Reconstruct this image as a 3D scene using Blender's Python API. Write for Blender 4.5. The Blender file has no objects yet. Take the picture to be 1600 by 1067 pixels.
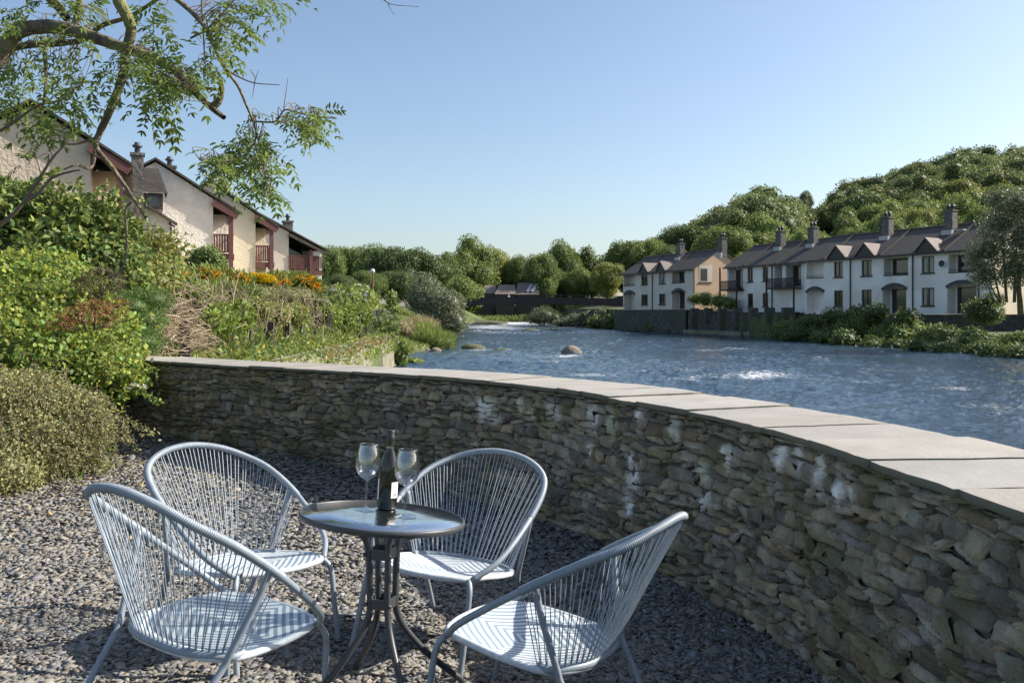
import bpy, math, random
import numpy as np
from mathutils import Vector, Matrix
R = np.random.default_rng(7); random.seed(7)
C = bpy.context.scene.collection
rad = math.radians
FPX, HZ, CH = 1340.0, 491.0, 1.45           # focal length in photo pixels, horizon row, eye height
# ---------------------------------------------------------------- camera, sky, sun, exposure
sc = bpy.context.scene
cam = bpy.data.objects.new('camera', bpy.data.cameras.new('camera')); C.objects.link(cam)
cam.location = (0, 0, CH); cam.rotation_euler = (rad(90), 0, 0)
cam.data.sensor_width = 36; cam.data.lens = 36*FPX/1600
cam.data.shift_y = -(533.5-HZ)/1600
cam.data.clip_start = .05; cam.data.clip_end = 3000
sc.camera = cam
SUN = Vector((1.4, .30, .99)).normalized()
az = math.atan2(SUN.x, SUN.y); el = math.asin(SUN.z)
w = bpy.data.worlds.new('World'); sc.world = w; w.use_nodes = True
nt = w.node_tree; bg = nt.nodes['Background']
sk = nt.nodes.new('ShaderNodeTexSky'); sk.sky_type = 'NISHITA'; sk.sun_disc = False
sk.sun_elevation = el; sk.sun_rotation = az; sk.air_density = 1.0; sk.dust_density = 1.6; sk.ozone_density = 1.6
nt.links.new(sk.outputs[0], bg.inputs[0]); bg.inputs[1].default_value = .09
sl = bpy.data.lights.new('sun', 'SUN'); sl.energy = 4.2; sl.angle = rad(.5); sl.color = (1, .93, .82)
so = bpy.data.objects.new('sun', sl); C.objects.link(so); so.rotation_euler = SUN.to_track_quat('Z', 'Y').to_euler()
so.location = (30, 0, 60)
sc.view_settings.view_transform = 'Standard'; sc.view_settings.look = 'None'
sc.view_settings.exposure = 1.05; sc.view_settings.gamma = 1.0
sc.render.engine = 'CYCLES'; sc.cycles.max_bounces = 8; sc.cycles.transparent_max_bounces = 16

def at(px, py, Y): return np.array([(px-800)*Y/FPX, Y, CH-(py-HZ)*Y/FPX])
# ---------------------------------------------------------------- materials
def mat(name, base, rough=.8, var=None, vscale=3, bump=0, bscale=20, bdist=.02, metal=0, attr=False, trans=0, spec=.5, stretch=None, var2=None, v2scale=.6):
    m = bpy.data.materials.new(name); m.use_nodes = True; t = m.node_tree; N = t.nodes; L = t.links
    b = N['Principled BSDF']; b.inputs['Roughness'].default_value = rough; b.inputs['Metallic'].default_value = metal
    b.inputs['Specular IOR Level'].default_value = spec
    col = None
    rgb = N.new('ShaderNodeRGB'); rgb.outputs[0].default_value = (*base, 1); col = rgb.outputs[0]
    tc = N.new('ShaderNodeTexCoord'); src = tc.outputs['Object']
    if stretch:
        mp = N.new('ShaderNodeMapping'); mp.inputs['Scale'].default_value = stretch; L.new(src, mp.inputs[0]); src = mp.outputs[0]
    def mix(fac, a, bcol):
        x = N.new('ShaderNodeMix'); x.data_type = 'RGBA'; L.new(fac, x.inputs[0]); L.new(a, x.inputs[6])
        if isinstance(bcol, tuple): x.inputs[7].default_value = (*bcol, 1)
        else: L.new(bcol, x.inputs[7])
        return x.outputs[2]
    def noise(scale, detail=6, lo=.35, hi=.65):
        n = N.new('ShaderNodeTexNoise'); n.inputs['Scale'].default_value = scale; n.inputs['Detail'].default_value = detail; L.new(src, n.inputs[0])
        r = N.new('ShaderNodeMapRange'); r.inputs[1].default_value = lo; r.inputs[2].default_value = hi; L.new(n.outputs[0], r.inputs[0]); return r.outputs[0]
    if var: col = mix(noise(vscale), col, var)
    if var2: col = mix(noise(v2scale, 5, .48, .62), col, var2)
    if attr:
        a = N.new('ShaderNodeAttribute'); a.attribute_name = 'Col'
        x = N.new('ShaderNodeMix'); x.data_type = 'RGBA'; x.blend_type = 'MULTIPLY'; x.inputs[0].default_value = 1
        L.new(col, x.inputs[6]); L.new(a.outputs['Color'], x.inputs[7]); col = x.outputs[2]
    L.new(col, b.inputs['Base Color'])
    if bump:
        n = N.new('ShaderNodeTexNoise'); n.inputs['Scale'].default_value = bscale; n.inputs['Detail'].default_value = 8; L.new(src, n.inputs[0])
        bp = N.new('ShaderNodeBump'); bp.inputs['Strength'].default_value = bump; bp.inputs['Distance'].default_value = bdist
        L.new(n.outputs[0], bp.inputs['Height']); L.new(bp.outputs[0], b.inputs['Normal'])
    if trans:
        tr = N.new('ShaderNodeBsdfTranslucent'); L.new(col, tr.inputs[0]); ms = N.new('ShaderNodeMixShader'); ms.inputs[0].default_value = trans
        L.new(b.outputs[0], ms.inputs[1]); L.new(tr.outputs[0], ms.inputs[2]); L.new(ms.outputs[0], N['Material Output'].inputs[0])
    return m
def leafm(name, c, trans=.3, rough=.55): return mat(name, c, rough, attr=True, trans=trans, spec=.35)
M = {}
M['bark'] = mat('bark', (.20,.165,.12), .9, (.06,.048,.036), 14, 1, 40, .03, var2=(.20,.19,.07), v2scale=7)
M['twig'] = mat('twig', (.13,.10,.075), .9)
M['ash'] = leafm('ash_leaf', (.14,.20,.05), .45)
M['lime'] = leafm('bramble_leaf', (.235,.30,.06), .4)
M['olive'] = leafm('olive_leaf', (.29,.285,.125), .3)
M['dark'] = leafm('dark_leaf', (.105,.15,.045), .35)
M['mid'] = leafm('mid_leaf', (.155,.21,.055), .35)
M['bright'] = leafm('bright_leaf', (.20,.25,.065), .35)
M['yellowish'] = leafm('yellow_green_leaf', (.26,.28,.07), .35)
M['silver'] = leafm('silver_leaf', (.20,.22,.12), .25, .45)
M['conifer'] = leafm('conifer_needle', (.11,.18,.04), .15)
M['hill'] = leafm('hillside_leaf', (.16,.21,.07), .35)
M['rust'] = leafm('dead_fern', (.24,.115,.045), .3)
M['straw'] = leafm('dry_grass', (.38,.32,.18), .35)
M['grass'] = leafm('grass_blade', (.22,.27,.07), .35)
M['orange'] = leafm('orange_petal', (.85,.46,.04), .3)
M['yellow'] = leafm('yellow_petal', (.72,.55,.03), .3)
M['lilac'] = leafm('lilac_petal', (.5,.42,.62), .3)
M['white_fl'] = leafm('white_petal', (.75,.75,.7), .3)
M['core'] = mat('inner_foliage', (.05,.07,.02), 1)
M['stone'] = mat('slate_stone', (.38,.335,.26), .85, (.20,.175,.135), 12, 1, 60, .016, attr=True, var2=(.20,.18,.105), v2scale=3.2)
M['mortar'] = mat('wall_core', (.10,.09,.07), .95, bump=.8, bscale=30)
M['cope'] = mat('coping_slate', (.335,.315,.285), .85, (.285,.268,.24), 3, .5, 50, .005, attr=True)
M['gravelbase'] = mat('gravel_base', (.06,.055,.048), .95, (.03,.028,.025), 60, 1, 90, .02)
M['chip'] = mat('slate_chip', (.265,.252,.23), .8, (.19,.182,.168), 25, .4, 120, .003, attr=True)
M['soil'] = mat('soil_ground', (.07,.09,.03), .95, (.05,.055,.03), .8, .8, 6, .1, var2=(.10,.13,.035), v2scale=.15)
M['roadm'] = M['soil']
M['chair'] = mat('blue_grey_frame', (.26,.30,.345), .42, (.21,.25,.29), 24, bump=.15, bscale=90, bdist=.002)
M['cord'] = mat('blue_grey_cord', (.34,.39,.45), .45, (.26,.31,.37), 60)
M['dkmetal'] = mat('charcoal_metal', (.045,.048,.052), .42, (.06,.062,.065), 12, spec=.5)
M['beige'] = mat('beige_roughcast', (.66,.54,.43), .95, (.56,.455,.36), 1.2, .9, 8, .045)
M['cream'] = mat('cream_roughcast', (.72,.63,.48), .95, (.62,.54,.40), 1.2, .8, 9, .04)
M['white'] = mat('white_roughcast', (.76,.70,.63), .95, (.64,.59,.53), 1.5, 1, 7, .05)
M['rwhite'] = mat('white_render', (.83,.80,.75), .9, (.74,.71,.66), .6, .4, 12, .03, var2=(.66,.63,.57), v2scale=.35)
M['rcream'] = mat('pale_render', (.64,.58,.51), .9, (.55,.50,.44), .6, .4, 12, .03)
M['rtan'] = mat('tan_render', (.60,.43,.30), .9, (.52,.37,.26), .6, .4, 12, .03)
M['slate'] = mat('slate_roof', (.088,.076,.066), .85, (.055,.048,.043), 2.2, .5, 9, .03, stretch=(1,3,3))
M['slatelit'] = mat('lit_pale_slate', (.22,.18,.16), .8, (.16,.13,.115), 5, .5, 12, .03)  # sunlit tone put into the gablet slates; also ridge tiles, low brown roofs
M['maroon'] = mat('maroon_timber', (.15,.058,.052), .6, (.11,.042,.038), 5)
M['brown'] = mat('dark_brown_timber', (.03,.02,.018), .7)
M['bridge'] = mat('bridge_timber', (.022,.016,.018), .7, (.03,.022,.022), .5)
M['chim'] = mat('chimney_stone', (.17,.155,.14), .9, (.08,.075,.07), 3.5, 1, 6, .06)
M['pot'] = mat('chimney_pot', (.05,.055,.07), .5)
M['lead'] = mat('pale_flashing', (.42,.42,.42), .7)
M['archm'] = mat('slate_arch', (.10,.10,.11), .9, (.06,.06,.065), 4, .6, 10, .03)
M['frame'] = mat('dark_window_frame', (.03,.028,.025), .5)
M['curtain'] = mat('pale_curtain', (.42,.40,.34), .9, (.30,.29,.25), 4, stretch=(6,6,.5))
M['farwall'] = mat('dark_rubble', (.12,.115,.105), .95, (.055,.053,.05), 2.5, 1, 4, .15, var2=(.07,.075,.05), v2scale=.4)
M['bankwall'] = mat('pale_rubble', (.28,.255,.21), .95, (.16,.145,.115), 3, 1, 5, .1, var2=(.15,.17,.07), v2scale=.9)
M['post'] = mat('weathered_post', (.085,.072,.058), .9, (.045,.038,.03), 8, .4, 30)
M['rock'] = mat('river_rock', (.24,.20,.155), .85, (.13,.115,.09), 3, .8, 6, .06)
M['mossrock'] = mat('mossy_rock', (.11,.12,.06), .9, (.06,.07,.03), 4, .8, 6, .06)
M['skin'] = mat('skin', (.5,.32,.24), .7); M['cloth'] = mat('pale_shirt', (.55,.55,.5), .9)
M['rust_post'] = mat('rust_brown_post', (.16,.06,.04), .6); M['globe'] = mat('lamp_globe', (.6,.6,.62), .3)

def glassmat(name, tint, rough=0., bump=0):
    m = bpy.data.materials.new(name); m.use_nodes = True; t = m.node_tree; N = t.nodes; L = t.links
    b = N['Principled BSDF']; b.inputs['Base Color'].default_value = (*tint, 1); b.inputs['Roughness'].default_value = rough
    b.inputs['Transmission Weight'].default_value = 1; b.inputs['IOR'].default_value = 1.45
    return m
def thin_glass():
    m = bpy.data.materials.new('clear_glass'); m.use_nodes = True; t = m.node_tree; N = t.nodes; L = t.links; N.remove(N['Principled BSDF'])
    tr = N.new('ShaderNodeBsdfTransparent'); tr.inputs[0].default_value = (.965,.97,.97,1); gl = N.new('ShaderNodeBsdfGlossy'); gl.inputs['Roughness'].default_value = .03
    lw = N.new('ShaderNodeLayerWeight'); lw.inputs[0].default_value = .35; mr = N.new('ShaderNodeMapRange'); mr.inputs[3].default_value = .12; mr.inputs[4].default_value = 1.0
    pw = N.new('ShaderNodeMath'); pw.operation = 'POWER'; pw.inputs[1].default_value = 1.6; L.new(lw.outputs['Facing'], pw.inputs[0]); L.new(pw.outputs[0], mr.inputs[0])
    mx = N.new('ShaderNodeMixShader'); L.new(mr.outputs[0], mx.inputs[0]); L.new(tr.outputs[0], mx.inputs[1]); L.new(gl.outputs[0], mx.inputs[2]); L.new(mx.outputs[0], N['Material Output'].inputs[0]); return m
M['glass'] = thin_glass()
M['dkglass'] = mat('window_glass', (.018,.022,.024), .06, spec=.8)
M['botglass'] = mat('dark_bottle_glass', (.010,.012,.008), .06, spec=.7)
M['label'] = mat('paper_label', (.72,.70,.66), .7)
M['ink'] = mat('label_ink', (.04,.04,.04), .7)
# rippled table glass: frosted blue-grey, glossy
def table_glass():
    m = bpy.data.materials.new('rippled_table_glass'); m.use_nodes = True; t = m.node_tree; N = t.nodes; L = t.links; N.remove(N['Principled BSDF'])
    tc = N.new('ShaderNodeTexCoord'); n = N.new('ShaderNodeTexNoise'); n.inputs['Scale'].default_value = 55; n.inputs['Detail'].default_value = 3; L.new(tc.outputs['Object'], n.inputs[0])
    bp = N.new('ShaderNodeBump'); bp.inputs['Strength'].default_value = .35; bp.inputs['Distance'].default_value = .004; L.new(n.outputs[0], bp.inputs['Height'])
    tr = N.new('ShaderNodeBsdfTransparent'); tr.inputs[0].default_value = (.80,.86,.86,1); df = N.new('ShaderNodeBsdfDiffuse'); df.inputs[0].default_value = (.36,.44,.47,1)
    gl = N.new('ShaderNodeBsdfGlossy'); gl.inputs['Roughness'].default_value = .10; L.new(bp.outputs[0], gl.inputs['Normal'])
    m1 = N.new('ShaderNodeMixShader'); m1.inputs[0].default_value = .45; L.new(tr.outputs[0], m1.inputs[1]); L.new(df.outputs[0], m1.inputs[2])
    fr = N.new('ShaderNodeFresnel'); fr.inputs[0].default_value = 1.75; L.new(bp.outputs[0], fr.inputs['Normal'])
    m2 = N.new('ShaderNodeMixShader'); L.new(fr.outputs[0], m2.inputs[0]); L.new(m1.outputs[0], m2.inputs[1]); L.new(gl.outputs[0], m2.inputs[2]); L.new(m2.outputs[0], N['Material Output'].inputs[0]); return m
M['tglass'] = table_glass()
# wrapped cord on the hoop / woven seat
def seat_mat():
    m = bpy.data.materials.new('woven_seat'); m.use_nodes = True; t = m.node_tree; N = t.nodes; L = t.links
    b = N['Principled BSDF']; b.inputs['Roughness'].default_value = .6
    tc = N.new('ShaderNodeTexCoord'); sx = N.new('ShaderNodeSeparateXYZ'); L.new(tc.outputs['Object'], sx.inputs[0])
    def mth(op, a, c=None):
        n = N.new('ShaderNodeMath'); n.operation = op
        for i, v in enumerate((a, c)):
            if v is None: continue
            if isinstance(v, (int, float)): n.inputs[i].default_value = v
            else: L.new(v, n.inputs[i])
        return n.outputs[0]
    ax = mth('ABSOLUTE', sx.outputs[0]); ay = mth('ABSOLUTE', mth('ADD', sx.outputs[1], .20))
    d = mth('ADD', ax, ay)
    fine = mth('MULTIPLY', mth('SINE', mth('MULTIPLY', mth('SUBTRACT', ax, ay), 2*math.pi/.012)), .0013)
    s = mth('SINE', mth('MULTIPLY', mth('ADD', d, fine), 2*math.pi/.038))
    st = mth('GREATER_THAN', s, .0)
    x = N.new('ShaderNodeMix'); x.data_type = 'RGBA'; L.new(st, x.inputs[0])
    x.inputs[6].default_value = (.24,.34,.42,1); x.inputs[7].default_value = (.74,.735,.72,1)
    L.new(x.outputs[2], b.inputs['Base Color'])
    h = mth('ADD', mth('SINE', mth('MULTIPLY', sx.outputs[0], 2*math.pi/.009)), mth('SINE', mth('MULTIPLY', sx.outputs[1], 2*math.pi/.009)))
    bp = N.new('ShaderNodeBump'); bp.inputs['Strength'].default_value = .5; bp.inputs['Distance'].default_value = .0015
    L.new(h, bp.inputs['Height']); L.new(bp.outputs[0], b.inputs['Normal'])
    return m
M['seat'] = seat_mat(); M['rimwhite'] = mat('white_cord', (.58,.60,.62), .6, (.44,.49,.54), 45)
def water_mat():
    m = bpy.data.materials.new('river_water'); m.use_nodes = True; t = m.node_tree; N = t.nodes; L = t.links
    b = N['Principled BSDF']; b.inputs['Roughness'].default_value = .09; b.inputs['IOR'].default_value = 1.33
    tc = N.new('ShaderNodeTexCoord')
    def noise(sc_, stretch, det=4):
        mp = N.new('ShaderNodeMapping'); mp.inputs['Scale'].default_value = stretch; L.new(tc.outputs['Object'], mp.inputs[0])
        n = N.new('ShaderNodeTexNoise'); n.inputs['Scale'].default_value = sc_; n.inputs['Detail'].default_value = det; L.new(mp.outputs[0], n.inputs[0]); return n.outputs[0]
    a = N.new('ShaderNodeAttribute'); a.attribute_name = 'Col'
    sp = N.new('ShaderNodeSeparateColor'); L.new(a.outputs['Color'], sp.inputs[0])
    fn = noise(4.5, (1, 1.8, 1), 9)
    ad = N.new('ShaderNodeMath'); ad.operation = 'ADD'; L.new(sp.outputs[0], ad.inputs[0]); L.new(fn, ad.inputs[1])
    r = N.new('ShaderNodeMapRange'); r.inputs[1].default_value = .72; r.inputs[2].default_value = 1.08; L.new(ad.outputs[0], r.inputs[0])
    x = N.new('ShaderNodeMix'); x.data_type = 'RGBA'; L.new(r.outputs[0], x.inputs[0]); x.inputs[6].default_value = (.020,.044,.070,1); x.inputs[7].default_value = (.72,.74,.76,1)
    L.new(x.outputs[2], b.inputs['Base Color'])
    rr = N.new('ShaderNodeMapRange'); rr.inputs[3].default_value = .09; rr.inputs[4].default_value = .7; L.new(r.outputs[0], rr.inputs[0]); L.new(rr.outputs[0], b.inputs['Roughness'])
    bp = N.new('ShaderNodeBump'); bp.inputs['Distance'].default_value = .07; L.new(noise(5.0, (1, 1.7, 1), 6), bp.inputs['Height']); sr = N.new('ShaderNodeMapRange'); sr.inputs[1].default_value = .38; sr.inputs[2].default_value = .62; sr.inputs[3].default_value = .45; sr.inputs[4].default_value = 1.0; L.new(noise(.22, (1,.45,1), 4), sr.inputs[0]); L.new(sr.outputs[0], bp.inputs['Strength'])
    L.new(bp.outputs[0], b.inputs['Normal'])
    return m
M['water'] = water_mat()

# ---------------------------------------------------------------- object helpers
def tag(o, label=None, cat=None, group=None, kind=None):
    if label: o['label'] = label
    if cat: o['category'] = cat
    if group: o['group'] = group
    if kind: o['kind'] = kind
    return o
def empty(name, loc=(0,0,0), label=None, cat=None, group=None, rz=0):
    o = bpy.data.objects.new(name, None); C.objects.link(o); o.location = loc; o.rotation_euler = (0,0,rz); o.empty_display_size = .2
    return tag(o, label, cat, group)
def mnp(name, V, Fs, m, parent=None, smooth=False, col=None, link=True):
    """V (n,3); Fs list of int arrays (k,faceverts)"""
    V = np.asarray(V, dtype=np.float32)
    if not isinstance(Fs, (list, tuple)): Fs = [Fs]
    Fs = [np.asarray(f, dtype=np.int32) for f in Fs if len(f)]
    me = bpy.data.meshes.new(name); me.vertices.add(len(V)); me.vertices.foreach_set('co', V.ravel())
    li = np.concatenate([f.ravel() for f in Fs]); tot = np.concatenate([np.full(len(f), f.shape[1], np.int32) for f in Fs])
    st = np.concatenate([[0], np.cumsum(tot)[:-1]]).astype(np.int32)
    me.loops.add(len(li)); me.loops.foreach_set('vertex_index', li)
    me.polygons.add(len(tot)); me.polygons.foreach_set('loop_start', st)
    if smooth: me.polygons.foreach_set('use_smooth', np.ones(len(tot), bool))
    if col is not None:
        a = me.color_attributes.new('Col', 'FLOAT_COLOR', 'POINT')
        c = np.ones((len(V), 4), np.float32); c[:, :3] = col; a.data.foreach_set('color', c.ravel())
    me.update(calc_edges=True); me.materials.append(m)
    o = bpy.data.objects.new(name, me)
    if link: C.objects.link(o)
    if parent: o.parent = parent
    return o
class MB:
    def __init__(s): s.V = []; s.F = []; s.n = 0; s.c = []
    def add(s, V, F, c=None):
        V = np.asarray(V, float); s.V.append(V)
        for f in F: s.F.append([i+s.n for i in f])
        s.n += len(V); s.c.append(np.tile(c if c is not None else (1,1,1), (len(V),1)))
    def box(s, x0, x1, y0, y1, z0, z1, c=None, T=None):
        V = np.array([(x,y,z) for z in (z0,z1) for y in (y0,y1) for x in (x0,x1)], float)
        if T is not None: V = T(V)
        s.add(V, [(0,2,3,1),(4,5,7,6),(0,1,5,4),(1,3,7,5),(3,2,6,7),(2,0,4,6)], c)
    def bar(s, a, b, w, h=None, up=(0,0,1)):
        a = np.array(a, float); b = np.array(b, float); h = h or w
        d = b-a; l = np.linalg.norm(d); d /= l; u = np.array(up, float)
        if abs(d@u) > .95: u = np.array((1.,0,0))
        r = np.cross(d, u); r /= np.linalg.norm(r); u = np.cross(r, d)
        V = [p+r*sx*w/2+u*sz*h/2 for p in (a,b) for sz in (-1,1) for sx in (-1,1)]
        s.add(V, [(0,1,3,2),(4,6,7,5),(0,4,5,1),(1,5,7,3),(3,7,6,2),(2,6,4,0)])
    def prism(s, poly, y0, y1):                      # poly in x,z
        n = len(poly); V = [(x,y0,z) for x,z in poly]+[(x,y1,z) for x,z in poly]
        s.add(V, [tuple(range(n)), tuple(range(2*n-1, n-1, -1))]+[(i, i+n, (i+1)%n+n, (i+1)%n) for i in range(n)])
    def tube(s, P, r, n=8, cap=True):
        V, F = tube(P, r, n); s.add(V, F.tolist())
        if cap:
            s.F.append([s.n-n+i for i in range(n)]); s.F.append([s.n-len(V)+i for i in range(n)][::-1])
    def build(s, name, m, parent=None, smooth=False, col=False):
        me = bpy.data.meshes.new(name); V = np.vstack(s.V); me.from_pydata(V.tolist(), [], s.F); me.materials.append(m)
        if smooth: me.polygons.foreach_set('use_smooth', np.ones(len(me.polygons), bool))
        if col:
            a = me.color_attributes.new('Col', 'FLOAT_COLOR', 'POINT'); c = np.ones((len(V),4), np.float32); c[:,:3] = np.vstack(s.c); a.data.foreach_set('color', c.ravel())
        me.update(); o = bpy.data.objects.new(name, me); C.objects.link(o)
        if parent: o.parent = parent
        return o
def tube(P, r, n=8):
    P = np.asarray(P, float); k = len(P); r = np.broadcast_to(np.asarray(r, float), (k,))
    T = np.gradient(P, axis=0); T /= np.linalg.norm(T, axis=1)[:,None]+1e-9
    u = np.cross(T[0], (0,0,1)); u = u if np.linalg.norm(u) > .1 else np.cross(T[0], (0,1,0)); u /= np.linalg.norm(u)
    V = []; a = np.linspace(0, 2*np.pi, n, endpoint=False)
    for i in range(k):
        u = u-T[i]*(u@T[i]); u /= np.linalg.norm(u); v = np.cross(T[i], u)
        V.append(P[i]+r[i]*(np.cos(a)[:,None]*u+np.sin(a)[:,None]*v))
    V = np.vstack(V); i = np.arange(k-1)[:,None]*n; j = np.arange(n)[None]; j2 = (j+1)%n
    F = np.stack([i+j, i+j2, i+n+j2, i+n+j], -1).reshape(-1,4)
    return V, F
def crom(P, n=10):
    P = np.asarray(P, float); Q = np.vstack([2*P[0]-P[1], P, 2*P[-1]-P[-2]]); o = []
    for i in range(1, len(Q)-2):
        a,b,c,d = Q[i-1:i+3]
        for t in np.linspace(0,1,n,endpoint=False): o.append(.5*((2*b)+(c-a)*t+(2*a-5*b+4*c-d)*t*t+(3*b-a-3*c+d)*t**3))
    o.append(P[-1]); return np.array(o)
def unit(a): return a/(np.linalg.norm(a, axis=-1, keepdims=True)+1e-9)
def rdir(n): return unit(R.normal(size=(n,3)))
def vnoise(P, s, seed=0, oct=4):
    P = np.asarray(P, float); g = np.random.default_rng(seed); o = np.zeros(len(P)); a = 1.; tot = 0
    for k in range(oct):
        f = g.normal(size=(5,P.shape[1]))*s*2**k*2.2; ph = g.uniform(0,6.28,5)
        o += a*np.sin(P@f.T+ph).sum(1)/2.4; tot += a; a *= .55
    return o/tot
LT = {   # leaf templates: length along +y, unit
 'rhomb': (np.array([(0,0,0),(.28,.45,.06),(0,1,-.05),(-.28,.45,.06)]), [(0,1,2),(0,2,3)]),
 'leaf': (np.array([(0,0,0),(.27,.3,.07),(.22,.68,.03),(0,1,-.12),(-.22,.68,.03),(-.27,.3,.07),(0,.45,-.02)]), [(0,1,6),(1,2,6),(2,3,6),(3,4,6),(4,5,6),(5,0,6)]),
 'blade': (np.array([(-.03,0,0),(.03,0,0),(.02,.6,.05),(0,1,.22),(-.02,.6,.05)]), [(0,1,2),(0,2,4),(4,2,3)]),
 'card': (np.array([(-.4,0,0),(.1,-.15,.1),(.5,.3,0),(.25,.85,-.1),(-.2,1,.05),(-.5,.5,.1)]), [(0,1,2),(0,2,3),(0,3,4),(0,4,5)]),
}
def leaves(P, D, Nn, S, kind='rhomb', wid=1.):
    T, F = LT[kind]; T = T*np.array([wid,1,1]); n = len(P)
    D = unit(D); X = unit(np.cross(D, Nn)); Z = np.cross(X, D)
    S = np.broadcast_to(S, (n,))[:,None,None]
    V = P[:,None]+S*(T[None,:,0:1]*X[:,None]+T[None,:,1:2]*D[:,None]+T[None,:,2:3]*Z[:,None])
    F = (np.array(F)[None]+np.arange(n)[:,None,None]*len(T)).reshape(-1,3)
    return V.reshape(-1,3), F, len(T)
def lcol(n, k, var=.3, hue=.15, base=None):
    b = 1+R.uniform(-var, var, n); h = R.uniform(-hue, hue, n)
    c = np.stack([b*(1+h*1.2), b*(1+h*.2), b*(1-h)], 1)
    if base is not None: c *= base
    return np.repeat(np.clip(c, .02, 3), k, 0)
def ico(sub=2):
    import bmesh
    b = bmesh.new(); bmesh.ops.create_icosphere(b, subdivisions=sub, radius=1); V = np.array([v.co[:] for v in b.verts]); F = np.array([[v.index for v in f.verts] for f in b.faces]); b.free(); return V, F
ICV, ICF = ico(2); ICV3, ICF3 = ico(3)
def lobes_leaves(lobes, dens, size, kind='rhomb', shell=.3, droop=.2, wid=1., out=.6, var=.3, hue=.15, core=.72, mincut=None):
    """lobes (x,y,z,rx,ry,rz): leafy shell around each, plus dark inner core"""
    Vs=[]; Fs=[]; Cs=[]; n0=0; CV=[]; CF=[]; c0=0
    for k,(x,y,z,rx,ry,rz) in enumerate(lobes):
        area = 4*np.pi*((rx*ry)**1.6/3+(rx*rz)**1.6/3+(ry*rz)**1.6/3)**(1/1.6); n = int(area*dens)
        d = rdir(n); rr = (1-shell*R.random(n)**1.5)*(1+.12*vnoise(d, 1.6, k+3)); sc3 = np.array([rx,ry,rz])
        P = np.array([x,y,z])+d*rr[:,None]*sc3
        if mincut is not None: ok = P[:,2] > mincut; P = P[ok]; d = d[ok]; n = len(P)
        # drop leaves buried deep in other lobes
        keep = np.ones(n, bool)
        for j,(a,b,c,e,f,g) in enumerate(lobes):
            if j != k: keep &= (((P-np.array([a,b,c]))/np.array([e,f,g]))**2).sum(1) > .45
        P = P[keep]; d = d[keep]; n = len(P)
        if n == 0: continue
        nr = unit(d/sc3); D = rdir(n)*1.0+nr*out; D[:,2] -= droop; Nn = unit(nr*.9+rdir(n)*.8+np.array([0,0,.3]))
        lob = 1+R.uniform(-.12,.12)
        V,F,kk = leaves(P, D, Nn, size*R.uniform(.6,1.25,n), kind, wid); Vs.append(V); Fs.append(F+n0); n0 += len(V); Cs.append(lcol(n, kk, var, hue)*lob)
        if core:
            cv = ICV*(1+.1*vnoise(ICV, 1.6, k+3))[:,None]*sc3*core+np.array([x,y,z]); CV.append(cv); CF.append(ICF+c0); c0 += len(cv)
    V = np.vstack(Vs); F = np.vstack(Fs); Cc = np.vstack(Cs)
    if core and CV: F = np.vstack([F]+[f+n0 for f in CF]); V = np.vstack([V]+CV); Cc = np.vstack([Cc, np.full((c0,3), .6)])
    return V, F, Cc

#SECTION_TERRAIN
# ---------------------------------------------------------------- river and ground
def sm(t): t = np.clip(t, 0, 1); return t*t*(3-2*t)
def zwat(y): return -1.6+.007*np.clip(y, 0, 178)
YL = [0, 9, 45, 47, 60, 78, 100, 125, 150, 170, 186]; XL = [-5.0,-5.3,-6.1,-7.5,-6.2,-5.4,-6.5,-8.5,-9.0,-9.5,-2.]
YR = [0, 30, 52, 55, 64.5, 84, 104, 119, 135, 152, 170, 186]; XR = [31,31,31,30.2,29,28,22.8,16,13.5,10.5, 7.5, 2.]
HW = np.array([(45.,64.),(39.5,70.),(28.3,88.0),(22.4,100.),(21.2,104.3),(14.2,120.),(12.5,135.)])   # top of the right-bank river wall
def xL(y): return np.interp(y, YL, XL)
def xR(y): return np.interp(y, YR, XR)
def xW(y): return np.interp(y, HW[:,1], HW[:,0])
EP = [800,900,980,1040,1100,1150,1190,1240,1275,1300,1350,1420,1500,1600,1750]; EV = [0,4,22,46,70,98,122,106,116,112,144,174,184,198,206]
def hill(x, y):
    px = 800+FPX*x/np.maximum(y, 1.); e = np.interp(px, EP, EV); yc = np.interp(px, [980,1250,1310,1600], [240,260,330,340]); y0 = 118.
    t = (y-y0)/(yc-y0); return e/FPX*yc*sm(np.clip(t,0,1)*.97)*(y > y0)
def pat(x, y):                                   # gentle rise of the gravel towards the planting
    r = np.interp(x, [-6,-2.2,-1.6,-.9,-.4,.1,9], [.30,.24,.19,.085,.025,0,0]); k = np.interp(y, [0,2.6,2.9,3.25,3.9,5.5,9,12], [1.15,1.1,.8,.2,.25,.3,.5,.8]); return r*k
def ground(x, y):
    x = np.asarray(x, float); y = np.asarray(y, float); zw = zwat(y)
    bed = zw-1.2
    dl = xL(y)-x; gl = np.where(y < 46, .45+1.25*sm(dl/7.)+.5*sm((dl-7)/10), zw+.25+3.0*sm(dl/9)+.02*np.maximum(dl-9, 0))
    dr = x-xR(y); dw = x-xW(y)
    gr = zw+.1+1.0*sm(dr/5)+np.clip(dr,0,30)*.01
    base = np.interp(y, [60,72,90,104,120,200], [1.3,1.35,1.45,1.9,2.1,2.4]); gr = np.where(dw > 0, base, np.minimum(gr, base))
    z = np.where(dl > 0, gl, np.where(dr > 0, gr, bed))
    far = zwat(y)+.35+2.9*sm((y-186)/45); z = np.where(y > 186, np.maximum(far, np.where(dw>0, base, -9)), z)
    z = z+np.where(x > 0, hill(x, y), 0)
    return z
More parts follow.
